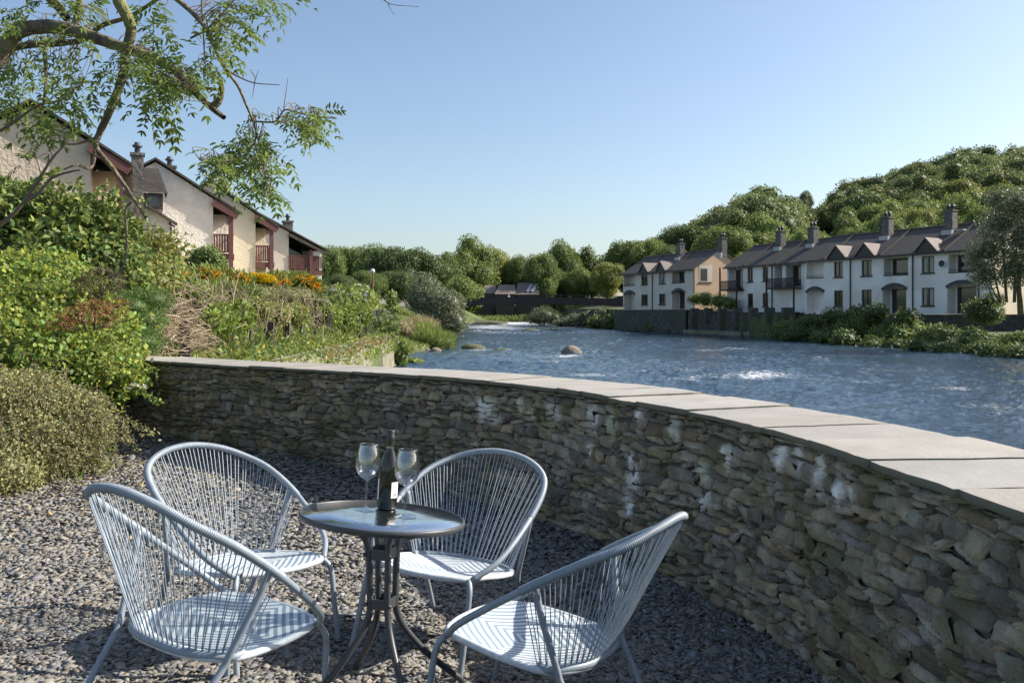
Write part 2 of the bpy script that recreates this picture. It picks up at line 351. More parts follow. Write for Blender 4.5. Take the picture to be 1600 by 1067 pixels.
# ground sheet: rows get coarser with distance
ys = np.concatenate([np.linspace(-30, 6, 13), np.geomspace(7, 900, 260)])
xs = np.concatenate([-np.geomspace(900, 12, 50), np.linspace(-11.5, 50, 190), np.geomspace(51, 900, 60)])
GX, GY = np.meshgrid(xs, ys); GZ = ground(GX, GY)
ins = (GY < 11) & (GX > xL(GY)-0.0); GZ = np.where(ins, -2.9, GZ)
GZ = np.where((GY < 9) & (GX < -4.6), .25, GZ)
GZ = np.where(GY < 2, np.where(GX < 1.5, -.4, -2.9), GZ)
GZ += (GY > 12)*.06*vnoise(np.c_[GX.ravel(), GY.ravel()], .25, 3).reshape(GX.shape)
def gridF(nr, nc):
    i = np.arange(nr-1)[:,None]*nc; j = np.arange(nc-1)[None]
    return np.stack([i+j, i+j+1, i+nc+j+1, i+nc+j], -1).reshape(-1,4)
g = mnp('ground', np.c_[GX.ravel(), GY.ravel(), GZ.ravel()], gridF(*GX.shape), M['soil'], smooth=True); tag(g, kind='structure')
# water
rows = np.geomspace(2.2, 190, 620); u = np.linspace(0, 1, 420)
WX = []; WY = []
for y in rows: a = min(xL(y)-2, -y*.62) if y < 9 else xL(y)-1.5; b = xR(y)+1.5; b = min(b, y*.75+6); WX.append(a+(b-a)*u); WY.append(np.full(len(u), y))
WX = np.array(WX); WY = np.array(WY); P2 = np.c_[WX.ravel(), WY.ravel()]
def waves(P2):
    g_ = np.random.default_rng(5); z = np.zeros(len(P2))
    wx = P2[:,0]+.5*np.sin(P2[:,1]*.9)+.4*vnoise(P2, .25, 12, 2); wy = P2[:,1]+.5*np.sin(P2[:,0]*.7)+.5*vnoise(P2, .25, 11, 2)
    for i in range(46):
        L_ = 10**g_.uniform(math.log10(.35), math.log10(3.2)); th = g_.normal(math.pi/2, .75); k = 2*math.pi/L_
        s = np.sin(k*(wx*math.cos(th)+wy*math.sin(th))+g_.uniform(0, 6.28)); z += (1-np.abs(s))*L_**.85*.0115
    return z
patch = np.clip(.62+.55*vnoise(P2*np.array([1,.5]), .10, 21, 4), .12, 1.3)
WZ = zwat(P2[:,1])+(waves(P2)-.16)*patch*np.clip(1.15-.0*P2[:,1], .3, 1.2)
foam_glints = np.zeros(len(P2))
def wpos(px, py): Y = 1340*3.05/((py-HZ)+9.38); return (px-800)*Y/FPX, Y
for (px, py, rx, ry, a) in [(790,505,60,3,.42),(830,503,30,3,.4),(760,511,50,2.4,.32),(900,509,40,1.5,.35),(770,520,60,3,.22),(800,514,70,2,.25),(930,512,60,1.2,.25),(745,547,24,2.4,.3),(790,546,24,1.6,.3),
        (1495,609,34,4,.30),(1350,598,46,4,.17),(1200,587,60,6,.26),(1150,545,26,1.8,.32),(925,588,50,2.5,.30),(860,560,60,4,.2),(880,500,30,2,.3),(1100,548,40,2,.2),(1280,561,30,2,.22),(1560,640,70,8,.18),(1300,640,90,8,.15),(1420,580,70,3,.2),(890,557,26,2,.3)]:
    cx, cy = wpos(px, py); Yd = 1340*3.05/((py-ry-HZ)+9.38)-cy; sx_ = rx*cy/FPX
    foam_glints += a*np.exp(-((P2[:,0]-cx)/sx_)**2-((P2[:,1]-cy)/max(Yd, .3))**2)
foam_glints += .25*np.clip(vnoise(P2*np.array([.5,1.]), .6, 31, 4), 0, 2)*np.clip(patch, .3, 1.3)+.9*np.clip(WZ-zwat(P2[:,1])-.10, 0, .3)  # noise flecks: small whitecaps, and glints painted white into the water colour
g = mnp('river', np.c_[P2, WZ], gridF(*WX.shape), M['water'], smooth=True, col=np.stack([foam_glints]*3, 1)); tag(g, kind='structure')

# ---------------------------------------------------------------- curved patio wall
IN = [(1.26,1.2),(1.32,1.7),(1.32,2.23),(1.305,2.45),(1.28,2.70),(1.26,2.92),(1.22,3.48),(1.09,4.05),(.945,4.5),(.69,5.05),(.49,5.55),(.115,6.18),(-.50,6.82),(-.97,7.25),(-1.76,7.85),(-2.43,8.3),(-3.02,8.66),(-4.04,9.40),(-5.0,10.1),(-5.9,10.7)]
wc = crom(IN, 12)
for _ in range(30): wc[1:-1] = .25*wc[:-2]+.5*wc[1:-1]+.25*wc[2:]
wl = np.concatenate([[0], np.cumsum(np.linalg.norm(np.diff(wc, axis=0), axis=1))]); WLEN = wl[-1]
def wpt(s):
    p = np.stack([np.interp(s, wl, wc[:,0]), np.interp(s, wl, wc[:,1])], -1)
    q = np.stack([np.interp(s+.15, wl, wc[:,0])-np.interp(s-.15, wl, wc[:,0]), np.interp(s+.15, wl, wc[:,1])-np.interp(s-.15, wl, wc[:,1])], -1); q = unit(q)
    return p, np.stack([-q[...,1], q[...,0]], -1)       # point, normal towards the patio
WT, TH = .912, .62
wall = empty('garden_wall', (1.2, 4, 0), 'low curved dry stone wall in mossy grey slate with pale flat coping slabs', 'wall')
def rel(V, o): return np.asarray(V)-np.array(o.location)
ss = np.linspace(0, WLEN, 160); p, nn = wpt(ss)
prof = [(-.024,-.3),(-.024,WT),(-TH+.03,WT),(-TH+.03,-3.0)]
V = np.array([np.r_[p[i]+nn[i]*a, b] for i in range(len(ss)) for a,b in prof])
mnp('wall_core', rel(V, wall), gridF(len(ss), 4), M['mortar'], wall)
# stains: pale lime runs at their places on the wall
def wall_s(px, py):
    q = np.linspace(.2, WLEN-1.2, 900); pp, _ = wpt(q); k = np.abs(800+FPX*pp[:,0]/pp[:,1]-px); k[pp[:,1] < 2] = 9e9; i = k.argmin(); return q[i], CH-(py-HZ)*pp[i,1]/FPX
STN = [(wall_s(a,b), c, d, e) for a,b,c,d,e in [(757,637,.05,.07,.9),(770,655,.06,.03,.6),(815,632,.03,.05,.6),(828,645,.03,.05,.5),(862,640,.04,.05,.5),(925,652,.05,.05,.6),(953,664,.04,.06,.6),(985,728,.022,.05,.9),(990,748,.04,.035,.9),(982,785,.035,.06,.7),(1053,672,.03,.06,.6),(1100,742,.04,.035,.9),(1102,780,.03,.05,.9),(1135,715,.02,.06,.7),(1220,710,.03,.04,.6),(1245,712,.02,.04,.6),(1280,730,.02,.06,.5),(1310,765,.03,.05,.5),(1330,770,.04,.03,.4),(922,700,.02,.03,.6),(870,650,.03,.04,.4),(1000,650,.03,.04,.4),(700,640,.03,.04,.3)]]
Vs=[];Fs=[];Cs=[];n0=0
z = -.06; nu, nv = 11, 7
while z < WT-.012:
    h = min(R.choice([.02,.03,.038,.05,.07]), max(WT-z,.02)); s = -R.uniform(0,.2)
    while s < WLEN:
        l = R.uniform(.05,.25)*(.8 if h < .05 else 1); 
        if R.random() < .15: l *= .5
        uu, vv = np.meshgrid(np.linspace(-1,1,nu), np.linspace(-1,1,nv)); uu = uu.ravel(); vv = vv.ravel()
        hh = h*R.uniform(.9,1.25); l2 = l*R.uniform(.95,1.04); skew = R.uniform(-.45,.45)*h; dz = R.uniform(-.012,.012)
        cs = s+l/2+uu*l2/2+skew*vv; cz = z+h/2+vv*hh/2*(1-.12*np.abs(uu)**3*R.random())+dz+uu*R.uniform(-.012,.012)
        cz += (.028*vnoise(np.c_[cs*1.1, cz*2.2], 1, 41, 2)+.010*vnoise(np.c_[cs*7, cz*9], 1, 42, 2))*np.clip((WT-cz)/.12, 0, 1)
        pr = R.uniform(-.013,.012); ex = R.uniform(8,22)
        dep = pr+.0-(np.abs(uu)**ex)*.026-(np.abs(vv)**ex)*.022+R.uniform(-.012,.012)*uu+R.uniform(-.016,.008)*vv
        dep += .007*vnoise(np.c_[cs*9, cz*22], 1, 77)+.0035*R.normal(size=len(uu))
        # chipped corners
        cz = np.clip(cz, -.3, WT-.001)
        pp, nn2 = wpt(np.clip(cs, 0, WLEN)); V = np.c_[pp+nn2*dep[:,None], cz]
        b = R.uniform(.55,1.35); t = R.random(); c = np.array([b,b,b])*(np.array([1.05,1,.88]) if t < .35 else np.array([1.0,1,.97]) if t < .6 else np.array([1.14,.98,.82]) if t < .72 else np.array([1.02,.96,1.08]) if t < .8 else np.ones(3))
        c = np.tile(c, (len(V),1)); st = np.zeros(len(V))
        for (a0,b0),rs,rz_,am in STN:
            if abs(s+l/2-a0) < .6: st = np.maximum(st, am*2.0*np.exp(-((cs-a0)/rs/1.25)**2-((cz-b0)/rz_/1.15)**2)*np.clip(.85+.5*vnoise(np.c_[cs*30, cz*14], 1, 5), 0, 1.2))
        st = np.clip(st*1.6, 0, .92); c = c*(1-st[:,None])+st[:,None]*np.array([2.7,2.9,3.5])
        Vs.append(V); Fs.append(gridF(nv,nu)+n0); Cs.append(c); n0 += len(V); s += l
    z += h
mnp('stonework', rel(np.vstack(Vs), wall), np.vstack(Fs), M['stone'], wall, col=np.vstack(Cs), smooth=False)
# coping slabs, each its own
s = .05; k = 0
while s < WLEN-.1:
    l = R.uniform(.26,.50); e = min(s+l-.011, WLEN-.02); a = np.linspace(s, e, 7); pp, n2 = wpt(a); top = WT+.038+R.uniform(-.005,.006)
    ov = .03+R.uniform(-.016,.014); oo = R.uniform(-.02,.015); V = []
    cr = np.linspace(0, 1, 9)
    for i in range(7):
        for j,c_ in enumerate(cr):
            d_ = ov-c_*(TH+.02+oo+ov)
            if j in (0,8): d_ += R.uniform(-.006,.006)
            q = pp[i]+n2[i]*d_; V.append((q[0], q[1], top+R.uniform(-.0012,.0012)-(.003 if j in (0,8) or i in (0,6) else 0)))
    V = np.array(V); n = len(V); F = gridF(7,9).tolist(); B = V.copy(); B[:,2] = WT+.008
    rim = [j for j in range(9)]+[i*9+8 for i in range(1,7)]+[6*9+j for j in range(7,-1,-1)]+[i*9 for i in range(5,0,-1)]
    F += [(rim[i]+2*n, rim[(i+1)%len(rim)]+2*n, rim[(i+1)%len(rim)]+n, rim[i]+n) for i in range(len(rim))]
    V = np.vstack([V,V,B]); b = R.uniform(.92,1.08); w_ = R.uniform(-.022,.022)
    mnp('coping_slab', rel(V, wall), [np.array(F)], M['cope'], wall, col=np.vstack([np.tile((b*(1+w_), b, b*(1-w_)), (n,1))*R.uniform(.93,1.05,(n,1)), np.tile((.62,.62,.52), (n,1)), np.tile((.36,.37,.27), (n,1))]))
    s += l; k += 1

# ---------------------------------------------------------------- gravel patio
def inside(x, y):                                   # patio side of the wall
    d = ((np.c_[x,y][:,None]-wc[None,::4])**2).sum(2); i = d.argmin(1)*4; _, n2 = wpt(wl[np.minimum(i, len(wl)-1)]); return ((np.c_[x,y]-wc[np.minimum(i,len(wc)-1)])*n2).sum(1)
gx = np.linspace(-7.5, 1.6, 150); gy = np.linspace(1.0, 11, 160); A, B = np.meshgrid(gx, gy); Z = pat(A, B)+.010*vnoise(np.c_[A.ravel(),B.ravel()], 1.6, 8).reshape(A.shape)
dd = inside(A.ravel(), B.ravel()).reshape(A.shape); Z = np.where(dd < -.12, -.35, Z)
g = mnp('gravel_patio', np.c_[A.ravel(), B.ravel(), Z.ravel()], gridF(*A.shape), M['gravelbase'], smooth=True); tag(g, kind='structure')
def chips(n, y0, y1, sz, xy=None):
    y = R.uniform(y0, y1, n); x = R.uniform(-1, 1, n)*y*.64-.1
    if xy: x, y = xy
    ok = (x < 1.45) & (x > -5.2); x = x[ok]; y = y[ok]
    ok = inside(x, y) > -.01; x = x[ok]; y = y[ok]; n = len(x)
    zz = pat(x, y)+.010*vnoise(np.c_[x,y], 1.6, 8)+R.uniform(0,.012,n)
    s = sz*np.exp(R.normal(0,.33,n)); c8 = np.array([(a,b,c) for c in (-1,1) for b in (-1,1) for a in (-1,1)], float)
    V = c8[None]*np.stack([s, s*R.uniform(.5,.95,n), s*R.uniform(.10,.26,n)],1)[:,None]*.5
    V = V*(1+R.uniform(-.38,.38,(n,8,3)))*np.array([1.15,1,.9])
    az_ = R.uniform(0,6.28,n); X = np.stack([np.cos(az_), np.sin(az_), R.normal(0,.24,n)],1); X = unit(X); Yv = np.stack([-np.sin(az_), np.cos(az_), R.normal(0,.28,n)],1); Zv = unit(np.cross(X,Yv)); Yv = np.cross(Zv,X)
    V = V[...,0:1]*X[:,None]+V[...,1:2]*Yv[:,None]+V[...,2:3]*Zv[:,None]+np.stack([x,y,zz],1)[:,None]
    F = (np.array([(0,2,3,1),(4,5,7,6),(0,1,5,4),(1,3,7,5),(3,2,6,7),(2,0,4,6)])[None]+np.arange(n)[:,None,None]*8).reshape(-1,4)
    b = R.choice([.6,.75,.88,1.0,1.1,1.28], n, p=[.10,.20,.28,.24,.14,.04])*R.uniform(.88,1.12,n); t = R.random(n)[:,None]
    c = b[:,None]*np.where(t < .3, np.array([[.92,.98,1.1]]), np.where(t < .985, np.array([[1.04,1,.93]]), np.array([[1.3,1.02,.72]])))
    return V.reshape(-1,3), F, np.repeat(c, 8, 0)
_y = R.uniform(2.2,9,26000); _x = -_y*.6-R.uniform(0,1,26000)*(5.3-np.minimum(_y*.6,5.2))
Va,Fa,Ca = chips(88000, 2.5, 5.0, .0205); Vb,Fb,Cb = chips(76000, 4.9, 10.2, .0245)
Vc,Fc,Cc_ = chips(0, 0, 0, .032, (_x, _y))
g = mnp('gravel', np.vstack([Va,Vb,Vc]), np.vstack([Fa,Fb+len(Va),Fc+len(Va)+len(Vb)]), M['chip'], col=np.vstack([Ca,Cb,Cc_])); tag(g, 'loose grey and brown slate chippings covering the patio', 'gravel', kind='stuff')

#SECTION_FURNITURE
# ---------------------------------------------------------------- chairs
HP = [(.227,0,.370),(.306,.115,.446),(.333,.36,.572),(.312,.560,.662),(.248,.685,.712),(.138,.752,.752),(0,.772,.768)]
def hoopcurve(n=26):
    P = [(u,-d,z) for u,d,z in HP]; return crom(P+[(-u,v,z) for u,v,z in P[:-1]][::-1], n)
hc = hoopcurve()
hl = np.concatenate([[0], np.cumsum(np.linalg.norm(np.diff(hc,axis=0),axis=1))]); HL = hl[-1]
def hpt(f): return np.stack([np.interp(f*HL, hl, hc[:,i]) for i in range(3)], -1)
def make_chair():
    root = empty('patio_chair', (0,0,0), 'x', 'chair', 'blue-grey cord chairs round the bistro table')
    mb = MB(); mb.tube(hpt(np.linspace(0,1,90)), .0125, 12)
    mb.build('hoop_frame', M['chair'], root, smooth=True)
    # cord wrapping round the back part of the hoop
    f = np.linspace(.20, .80, 760); rr = .0148+.0011*np.sin(np.arange(760)*math.pi/2+.4); V,F = tube(hpt(f), rr, 10)
    mnp('cord_wrapping', V, F, M['chair'], root, smooth=True)
    # seat: rounded, slightly dished
    def rim(a):      # a 0..1 around: front corners (.224,0) sides, rear arc
        P = crom([(.20,.012,.374),(.245,-.09,.362),(.262,-.25,.33),(.238,-.40,.300),(.13,-.475,.290),(0,-.49,.288),(-.13,-.475,.290),(-.238,-.40,.300),(-.262,-.25,.33),(-.245,-.09,.362),(-.20,.012,.374),(-.10,.052,.376),(0,.062,.376),(.10,.052,.376),(.20,.012,.374)], 8)
        return P
    P = rim(0); mb = MB(); mb.tube(P, .0125, 8, False); mb.build('seat_rim', M['rimwhite'], root, smooth=True)
    V = []; K = 12; ctr = np.array([0,-.2,.333])
    for j in range(K+1):
        t = j/K; q = ctr+(P[:-1]-ctr)*t; q[:,2] += -.022*(1-t*t)+.010; V.append(q)
    V = np.vstack(V); n = len(P)-1; i = np.arange(K)[:,None]*n; j = np.arange(n)[None]; j2 = (j+1)%n
    mnp('woven_seat', V, np.stack([i+j, i+j2, i+n+j2, i+n+j], -1).reshape(-1,4)[:, ::-1], M['seat'], root, smooth=True)
    # back strings
    rear = crom([(.243,-.36,.316),(.232,-.41,.304),(.13,-.478,.298),(0,-.494,.296),(-.13,-.478,.298),(-.232,-.41,.304),(-.243,-.36,.316)], 12)
    rl = np.concatenate([[0], np.cumsum(np.linalg.norm(np.diff(rear,axis=0),axis=1))])
    mb = MB(); NS = 62
    for k in range(NS):
        t = k/(NS-1); a = hpt(.205+.59*t); t2 = t+(.006 if k%2 else -.006); b = np.array([np.interp(np.clip(t2,0,1)*rl[-1], rl, rear[:,i]) for i in range(3)])
        out = np.array([a[0]*.04, -.006, 0]); mb.tube(np.array([a+out*(.9 if k%2 else .2), (a+b)/2+R.normal(0,.0012,3), b]), .0020, 5, False)
    mb.build('back_cords', M['cord'], root, smooth=True)
    mb = MB(); mb.tube(rear, .0145, 10); mb.build('rear_rail', M['chair'], root, smooth=True)
    for s in (1,-1):
        L1 = crom([(s*.218,.004,.372),(s*.236,.028,.345),(s*.243,.045,.30),(s*.250,.075,.16),(s*.257,.125,-.02)], 7)
        mb = MB(); mb.tube(L1, .0118, 10); mb.build('leg', M['chair'], root, smooth=True)
        L2 = crom([(s*.322,-.407,.590),(s*.300,-.415,.48),(s*.266,-.440,.33),(s*.254,-.452,.27),(s*.240,-.51,.15),(s*.225,-.575,-.02)], 7)
        mb = MB(); mb.tube(L2, .0115, 10); mb.build('leg', M['chair'], root, smooth=True)
    return root
def children(o): return [c for c in bpy.data.objects if c.parent == o]
def copy_tree(o, parent=None):
    c = o.copy(); C.objects.link(c); c.parent = parent
    for ch in children(o): copy_tree(ch, c)
    return c
proto = make_chair()
CH4 = [((-.951,3.117,1.043,-.073,.234,.07), 'patio chair nearest the camera at left, its cord back turned towards the viewer'),
       ((-1.006,3.625,-.68,.055,.06,.029), 'patio chair at the far left of the table, facing the viewer on sunny gravel'),
       ((-.399,3.603,-1.972,.062,-.013,0.), 'patio chair behind the table at right, its back close to the stone wall'),
       ((-.10,3.15,2.628,-.05,.072,-.022), 'rightmost patio chair, turned side-on with its herringbone seat in full sun')]
for i,((x,y,t,ta,tb,tz),lab) in enumerate(CH4):
    o = proto if i == 0 else copy_tree(proto)
    r = Vector((math.sin(t), -math.cos(t), ta)); b = Vector((-math.cos(t), -math.sin(t), tb)); r.normalize(); b = (b-r*b.dot(r)).normalized(); f = -b; up = r.cross(f)
    o.matrix_world = Matrix(((r.x,f.x,up.x,x),(r.y,f.y,up.y,y),(r.z,f.z,up.z,tz-.3*tb),(0,0,0,1))); o['label'] = lab
# ---------------------------------------------------------------- table, bottle, glasses
TX, TY, TZ = -.475, 3.155, .711
tb_ = empty('bistro_table', (TX,TY,0), 'round bistro table with rippled glass top, charcoal rim and bent tube legs', 'table')
def lathe(prof, n=64):
    a = np.linspace(0,2*np.pi,n,endpoint=False); V = np.array([(r*math.cos(t), r*math.sin(t), z) for r,z in prof for t in a]); i = np.arange(len(prof)-1)[:,None]*n; j = np.arange(n)[None]; j2 = (j+1)%n
    return V, np.stack([i+j, i+j2, i+n+j2, i+n+j], -1).reshape(-1,4)
def tiltT(V):      # the top sits a little out of level
    V = np.array(V, float); V[:,2] += -.088*V[:,0]-.060*V[:,1]; return V
V,F = lathe([(.0001,TZ),(.15,TZ),(.291,TZ),(.292,TZ-.004)], 72); mnp('glass_top', tiltT(V), F, M['tglass'], tb_, smooth=False)
V,F = lathe([(.292,TZ-.005),(.2935,TZ+.002),(.297,TZ+.003),(.301,TZ),(.302,TZ-.009),(.300,TZ-.019),(.293,TZ-.021),(.288,TZ-.018),(.288,TZ-.008)], 96); mnp('table_rim', tiltT(V), F, M['dkmetal'], tb_, smooth=True)
mb = MB()
for q in (rad(-62), rad(28)): mb.bar((-.285*math.cos(q),-.285*math.sin(q),TZ-.020+.285*(.088*math.cos(q)+.060*math.sin(q))),(.285*math.cos(q),.285*math.sin(q),TZ-.020-.285*(.088*math.cos(q)+.060*math.sin(q))),.020,.012)
mb.build('support_bars', M['dkmetal'], tb_)
for k in range(4):
    th = rad(-62+90*k); c,s = math.cos(th), math.sin(th); P = [(.13,.675),(.085,.655),(.058,.60),(.05,.45),(.052,.36),(.085,.285),(.17,.18),(.27,.085),(.315,.045),(.33,.0)]
    mb = MB(); mb.tube(crom([(c*a,s*a,z_) for a,z_ in P], 6), .0125, 10); mb.build('leg', M['dkmetal'], tb_, smooth=True)
for zz in (.575,.395):
    mb = MB(); q = [(math.cos(rad(-62+90*k))*.056, math.sin(rad(-62+90*k))*.056) for k in range(4)]
    for k in range(4): a,b = q[k], q[(k+1)%4]; mb.bar((*a,zz),(*b,zz), .006, .036)
    o = mb.build('bracket', M['dkmetal'], tb_)
    for a in q: mb = MB(); mb.add(ICV*.009+np.array([a[0]*1.22,a[1]*1.22,zz]), ICF.tolist()); mb.build('bolt', M['dkmetal'], o, smooth=True)
def tz_at(x, y): return TZ+.001-.088*(x-TX)-.060*(y-TY)
def wineglass(x, y, lab, s=1.):
    o = empty('wine_glass', (x,y,tz_at(x,y)), lab, 'wine glass', 'wine glasses on the bistro table'); o.rotation_euler = (rad(-2), rad(3), 0)
    out = [(.0005,0),(.034,.0005),(.0345,.002),(.02,.004),(.008,.008),(.0042,.016),(.0036,.05),(.0038,.092),(.0058,.101),(.018,.110),(.031,.124),(.0375,.142),(.0385,.158),(.036,.185),(.0315,.212),(.0300,.224)]
    inn = [(.0290,.2241),(.0303,.212),(.0348,.185),(.0372,.158),(.0362,.142),(.0298,.1255),(.0168,.1125),(.0005,.106)]
    V,F = lathe(crom([(a*s*1.2,b*s*1.1,0) for a,b in out],3)[:,:2].tolist()+crom([(a*s*1.2,b*s*1.1,0) for a,b in inn],3)[:,:2].tolist(), 48); mnp('glass', V, F, M['glass'], o, smooth=True); return o
wineglass(-.553, 3.235, 'empty long-stemmed wine glass standing left of the wine bottle')
wineglass(-.397, 3.165, 'empty long-stemmed wine glass standing right of the bottle, nearer the camera')
bo = empty('wine_bottle', (-.482,3.30,tz_at(-.482,3.30)), 'dark wine bottle with a pale back label standing between the two glasses', 'bottle'); bo.rotation_euler = (rad(-2), rad(3), 0)
V,F = lathe([(.0005,.002),(.030,0),(.0365,.003),(.0380,.010),(.0380,.13),(.0375,.155),(.034,.178),(.024,.205),(.0165,.225),(.0148,.245),(.0142,.262)], 48); mnp('bottle_body', V, F, M['botglass'], bo, smooth=True)
V,F = lathe([(.0146,.232),(.0152,.236),(.0150,.262),(.0160,.264),(.0160,.276),(.0148,.278),(.0146,.297),(.0135,.300),(.0005,.300)], 32); mnp('bottle_capsule', V, F, mat('black_capsule',(.03,.03,.032),.35), bo, smooth=True)
def arcpatch(a0,a1,z0,z1,r,n=14):
    a = np.linspace(rad(a0),rad(a1),n); V = np.array([(r*math.cos(t), r*math.sin(t), z_) for z_ in (z0,z1) for t in a]); return V, gridF(2,n)
V,F = arcpatch(-62,-8,.045,.105,.0384); lb = mnp('back_label', V, F, M['label'], bo)
V,F = arcpatch(150,215,.035,.115,.0384); mnp('front_label', V, F, M['label'], bo)
mb = MB()
for k in range(9):
    V,F = arcpatch(-46+k*3.2,-46+k*3.2+[1.2,2,.8][k%3],.050,.064,.0387,3); mb.add(V, F.tolist())
mb.build('barcode', M['ink'], lb)
mb = MB(); V,F = lathe([(.0162,.2325),(.0162,.2365)], 24); mb.add(V,F.tolist()); mb.build('capsule_band', mat('silver_band',(.5,.5,.5),.3,metal=1), bo)

#SECTION_LEFTHOUSES
# ---------------------------------------------------------------- houses on the left bank
ZB = 1.6
def chimney(x, y, zb, zt, w_, parent, d_=None, pots=1):
    d_ = d_ or w_
    mb = MB(); mb.box(x-w_/2,x+w_/2,y-d_/2,y+d_/2,zb,zt); mb.box(x-w_/2-.06,x+w_/2+.06,y-d_/2-.06,y+d_/2+.06,zt+.002,zt+.12); ch = mb.build('chimney', M['chim'], parent)
    for k in range(pots):
        xo = 0 if pots == 1 else (k-.5)*w_*.5
        V,F = lathe([(.13,zt+.12),(.12,zt+.38),(.22,zt+.42),(.22,zt+.50),(.12,zt+.54),(.14,zt+.62),(.001,zt+.66)], 14); mnp('chimney_pot', V+np.array([x+xo,y,0]), F, M['pot'], ch, smooth=True)
    return ch
def gable_house(name, lab, Xe, Yf, depth, ze, half, slope, rec, wallm, recd=2.2, railz=None, side_wall=True):
    o = empty(name, (Xe,Yf,ZB), lab, 'house', rz=rad(24)); h = ze-ZB; rz_ = h+slope*half
    mb = MB(); mb.prism([(-rec,0),(-rec,h+slope*rec-.1),(-half,rz_-.1),(-2*half,h-.1),(-2*half,0)], 0, depth)
    if recd < depth: mb.box(-rec+.002, -.12, recd, depth-.01, 0, h-.05)
    mb.build('wall', wallm, o)
    # roof slabs
    mb = MB(); t = .10; ov = .30
    for s in (1,-1):
        x0 = -half; x1 = (.32 if s > 0 else -2*half-.32); z0 = rz_; z1 = h-slope*.32
        mb.add([(x0,-ov,z0),(x1,-ov,z1),(x1,-ov,z1+t),(x0,-ov,z0+t),(x0,depth+ov*.2,z0),(x1,depth+ov*.2,z1),(x1,depth+ov*.2,z1+t),(x0,depth+ov*.2,z0+t)],
               [(0,1,2,3),(4,7,6,5),(0,4,5,1),(3,2,6,7),(1,5,6,2),(0,3,7,4)])
    rf = mb.build('roof', M['slate'], o)
    # timber verge over the balcony, post, balcony with railing
    mb = MB(); mb.bar((-rec-.05,-.2,h+slope*rec-.28),(.22,-.2,h-slope*.22-.28+.05), .14, .34 if rec < 2 else .2); mb.build('verge_board', M['maroon'] if rec < 2 else M['slate'], o)
    mb = MB()
    for k in range(7): zz = h+slope*(-0.0)-.12; mb.bar((-rec,.15+k*.3,h+slope*rec-.22),(.2,.15+k*.3,h-.25), .05, .12)
    mb.build('rafters', M['brown'], o)
    mb = MB(); px_ = -.12 if rec < 2 else -.8; mb.bar((px_,-.05,0),(px_,-.05,h-.15), .22, .22); mb.build('post', M['maroon'], o)
    bz = 3.0; mb = MB(); mb.box(-rec,0,-.05,recd,bz-.12,bz); mb.box(-rec,-.02,-.10,-.052,bz-.30,bz+.02); mb.box(-.02,.05,-.1,recd,bz-.30,bz+.02); b = mb.build('balcony', M['maroon'], o)
    mb = MB(); mb.bar((-rec,-.06,bz+1.0),(-.2,-.06,bz+1.0),.07,.09); mb.bar((-rec,-.06,bz+.12),(-.2,-.06,bz+.12),.05,.07)
    for k in range(int(rec/.13)): x = -rec+.06+k*.13; mb.bar((x,-.06,bz+.12),(x,-.06,bz+1.0),.03,.095)
    mb.bar((.0,.05,bz+1.0),(.0,recd,bz+1.0),.07,.09)
    for k in range(int(recd/.16)): mb.bar((0,.15+k*.16,bz),(0,.15+k*.16,bz+1.0),.08,.03)
    mb.build('railing', M['maroon'], o)
    if rec < 2: return o, h, rz_
    mb = MB(); mb.box(-rec+.25,-.95,recd-.06,recd-.004,bz+.05,bz+2.1); dr = mb.build('balcony_door', M['frame'], o); mb = MB(); mb.box(-rec+.32,-1.02,recd-.07,recd-.061,bz+.15,bz+2.0); mb.build('pane', M['dkglass'], dr)
    return o, h, rz_
o,h,rz_ = gable_house('terraced_house', 'beige roughcast gable house with maroon balcony post, nearest on the left behind the leaning branches', -14.5, 32, 7.2, 7.15, 3.0, .63, 1.11, M['beige'], 2.4); H1 = o
# annex between first and second, with chimney and slate dormer
ax = empty('house_extension', (-16.28,41.0,ZB), 'low pale side building with stone chimney and black downpipe between the first two gables', 'building', rz=rad(24))
mb = MB(); mb.prism([(0,0),(0,4.25),(-3.1,6.2),(-5,6.2),(-5,0)], 0, 3.0); mb.build('wall', M['white'], ax)
mb = MB(); mb.bar((.25,-.1,4.12),(-3.1,-.1,6.25),.3,.12); mb.build('roof_edge', M['slate'], ax)
mb = MB(); mb.bar((-.12,-.08,4.2),(.15,-.1,4.0),.09); mb.bar((-.02,-.1,4.0),(-.1,-.1,.2),.09); mb.build('downpipe', M['frame'], ax)
chimney(-1.5, -.8, 3.9, 7.15, .52, ax)
dm = MB(); dm.add([(-1.3,.9,6.9),(-.55,.9,6.9),(-.15,.6,5.7),(-1.5,.6,5.7),(-1.3,2.6,6.9),(-.55,2.6,6.9),(-.15,2.8,5.7),(-1.5,2.8,5.7)],[(0,3,2,1),(0,1,5,4),(1,2,6,5),(0,4,7,3)]); dm.build('dormer_roof', M['slate'], ax)
mb = MB(); mb.box(-1.3,-.35,.75,2.6,4.9,5.68); mb.build('dormer_cheek', M['brown'], ax); mb = MB(); mb.box(-1.1,-.5,.70,.748,5.0,5.6); wd = mb.build('window', M['frame'], ax); mb = MB(); mb.box(-1.0,-.6,.69,.698,5.05,5.5); mb.build('pane', M['dkglass'], wd)
o,h,rz_ = gable_house('terraced_house', 'white roughcast gable house with maroon balcony, second in the left row beside the stone chimney', -14.7, 45.2, 6.6, 6.95, 3.78, .62, 1.0, M['white'], 2.2)
chimney(-3.0, 3.0, rz_-2.2, rz_+.1, .6, o); 
o,h,rz_ = gable_house('terraced_house', 'cream roughcast gable house with maroon balcony, third in the left row', -14.64, 52.6, 7.0, 6.95, 3.68, .65, 1.06, M['cream'], 2.2)
chimney(-2.6, 2.5, rz_-2.2, rz_-.1, .6, o)
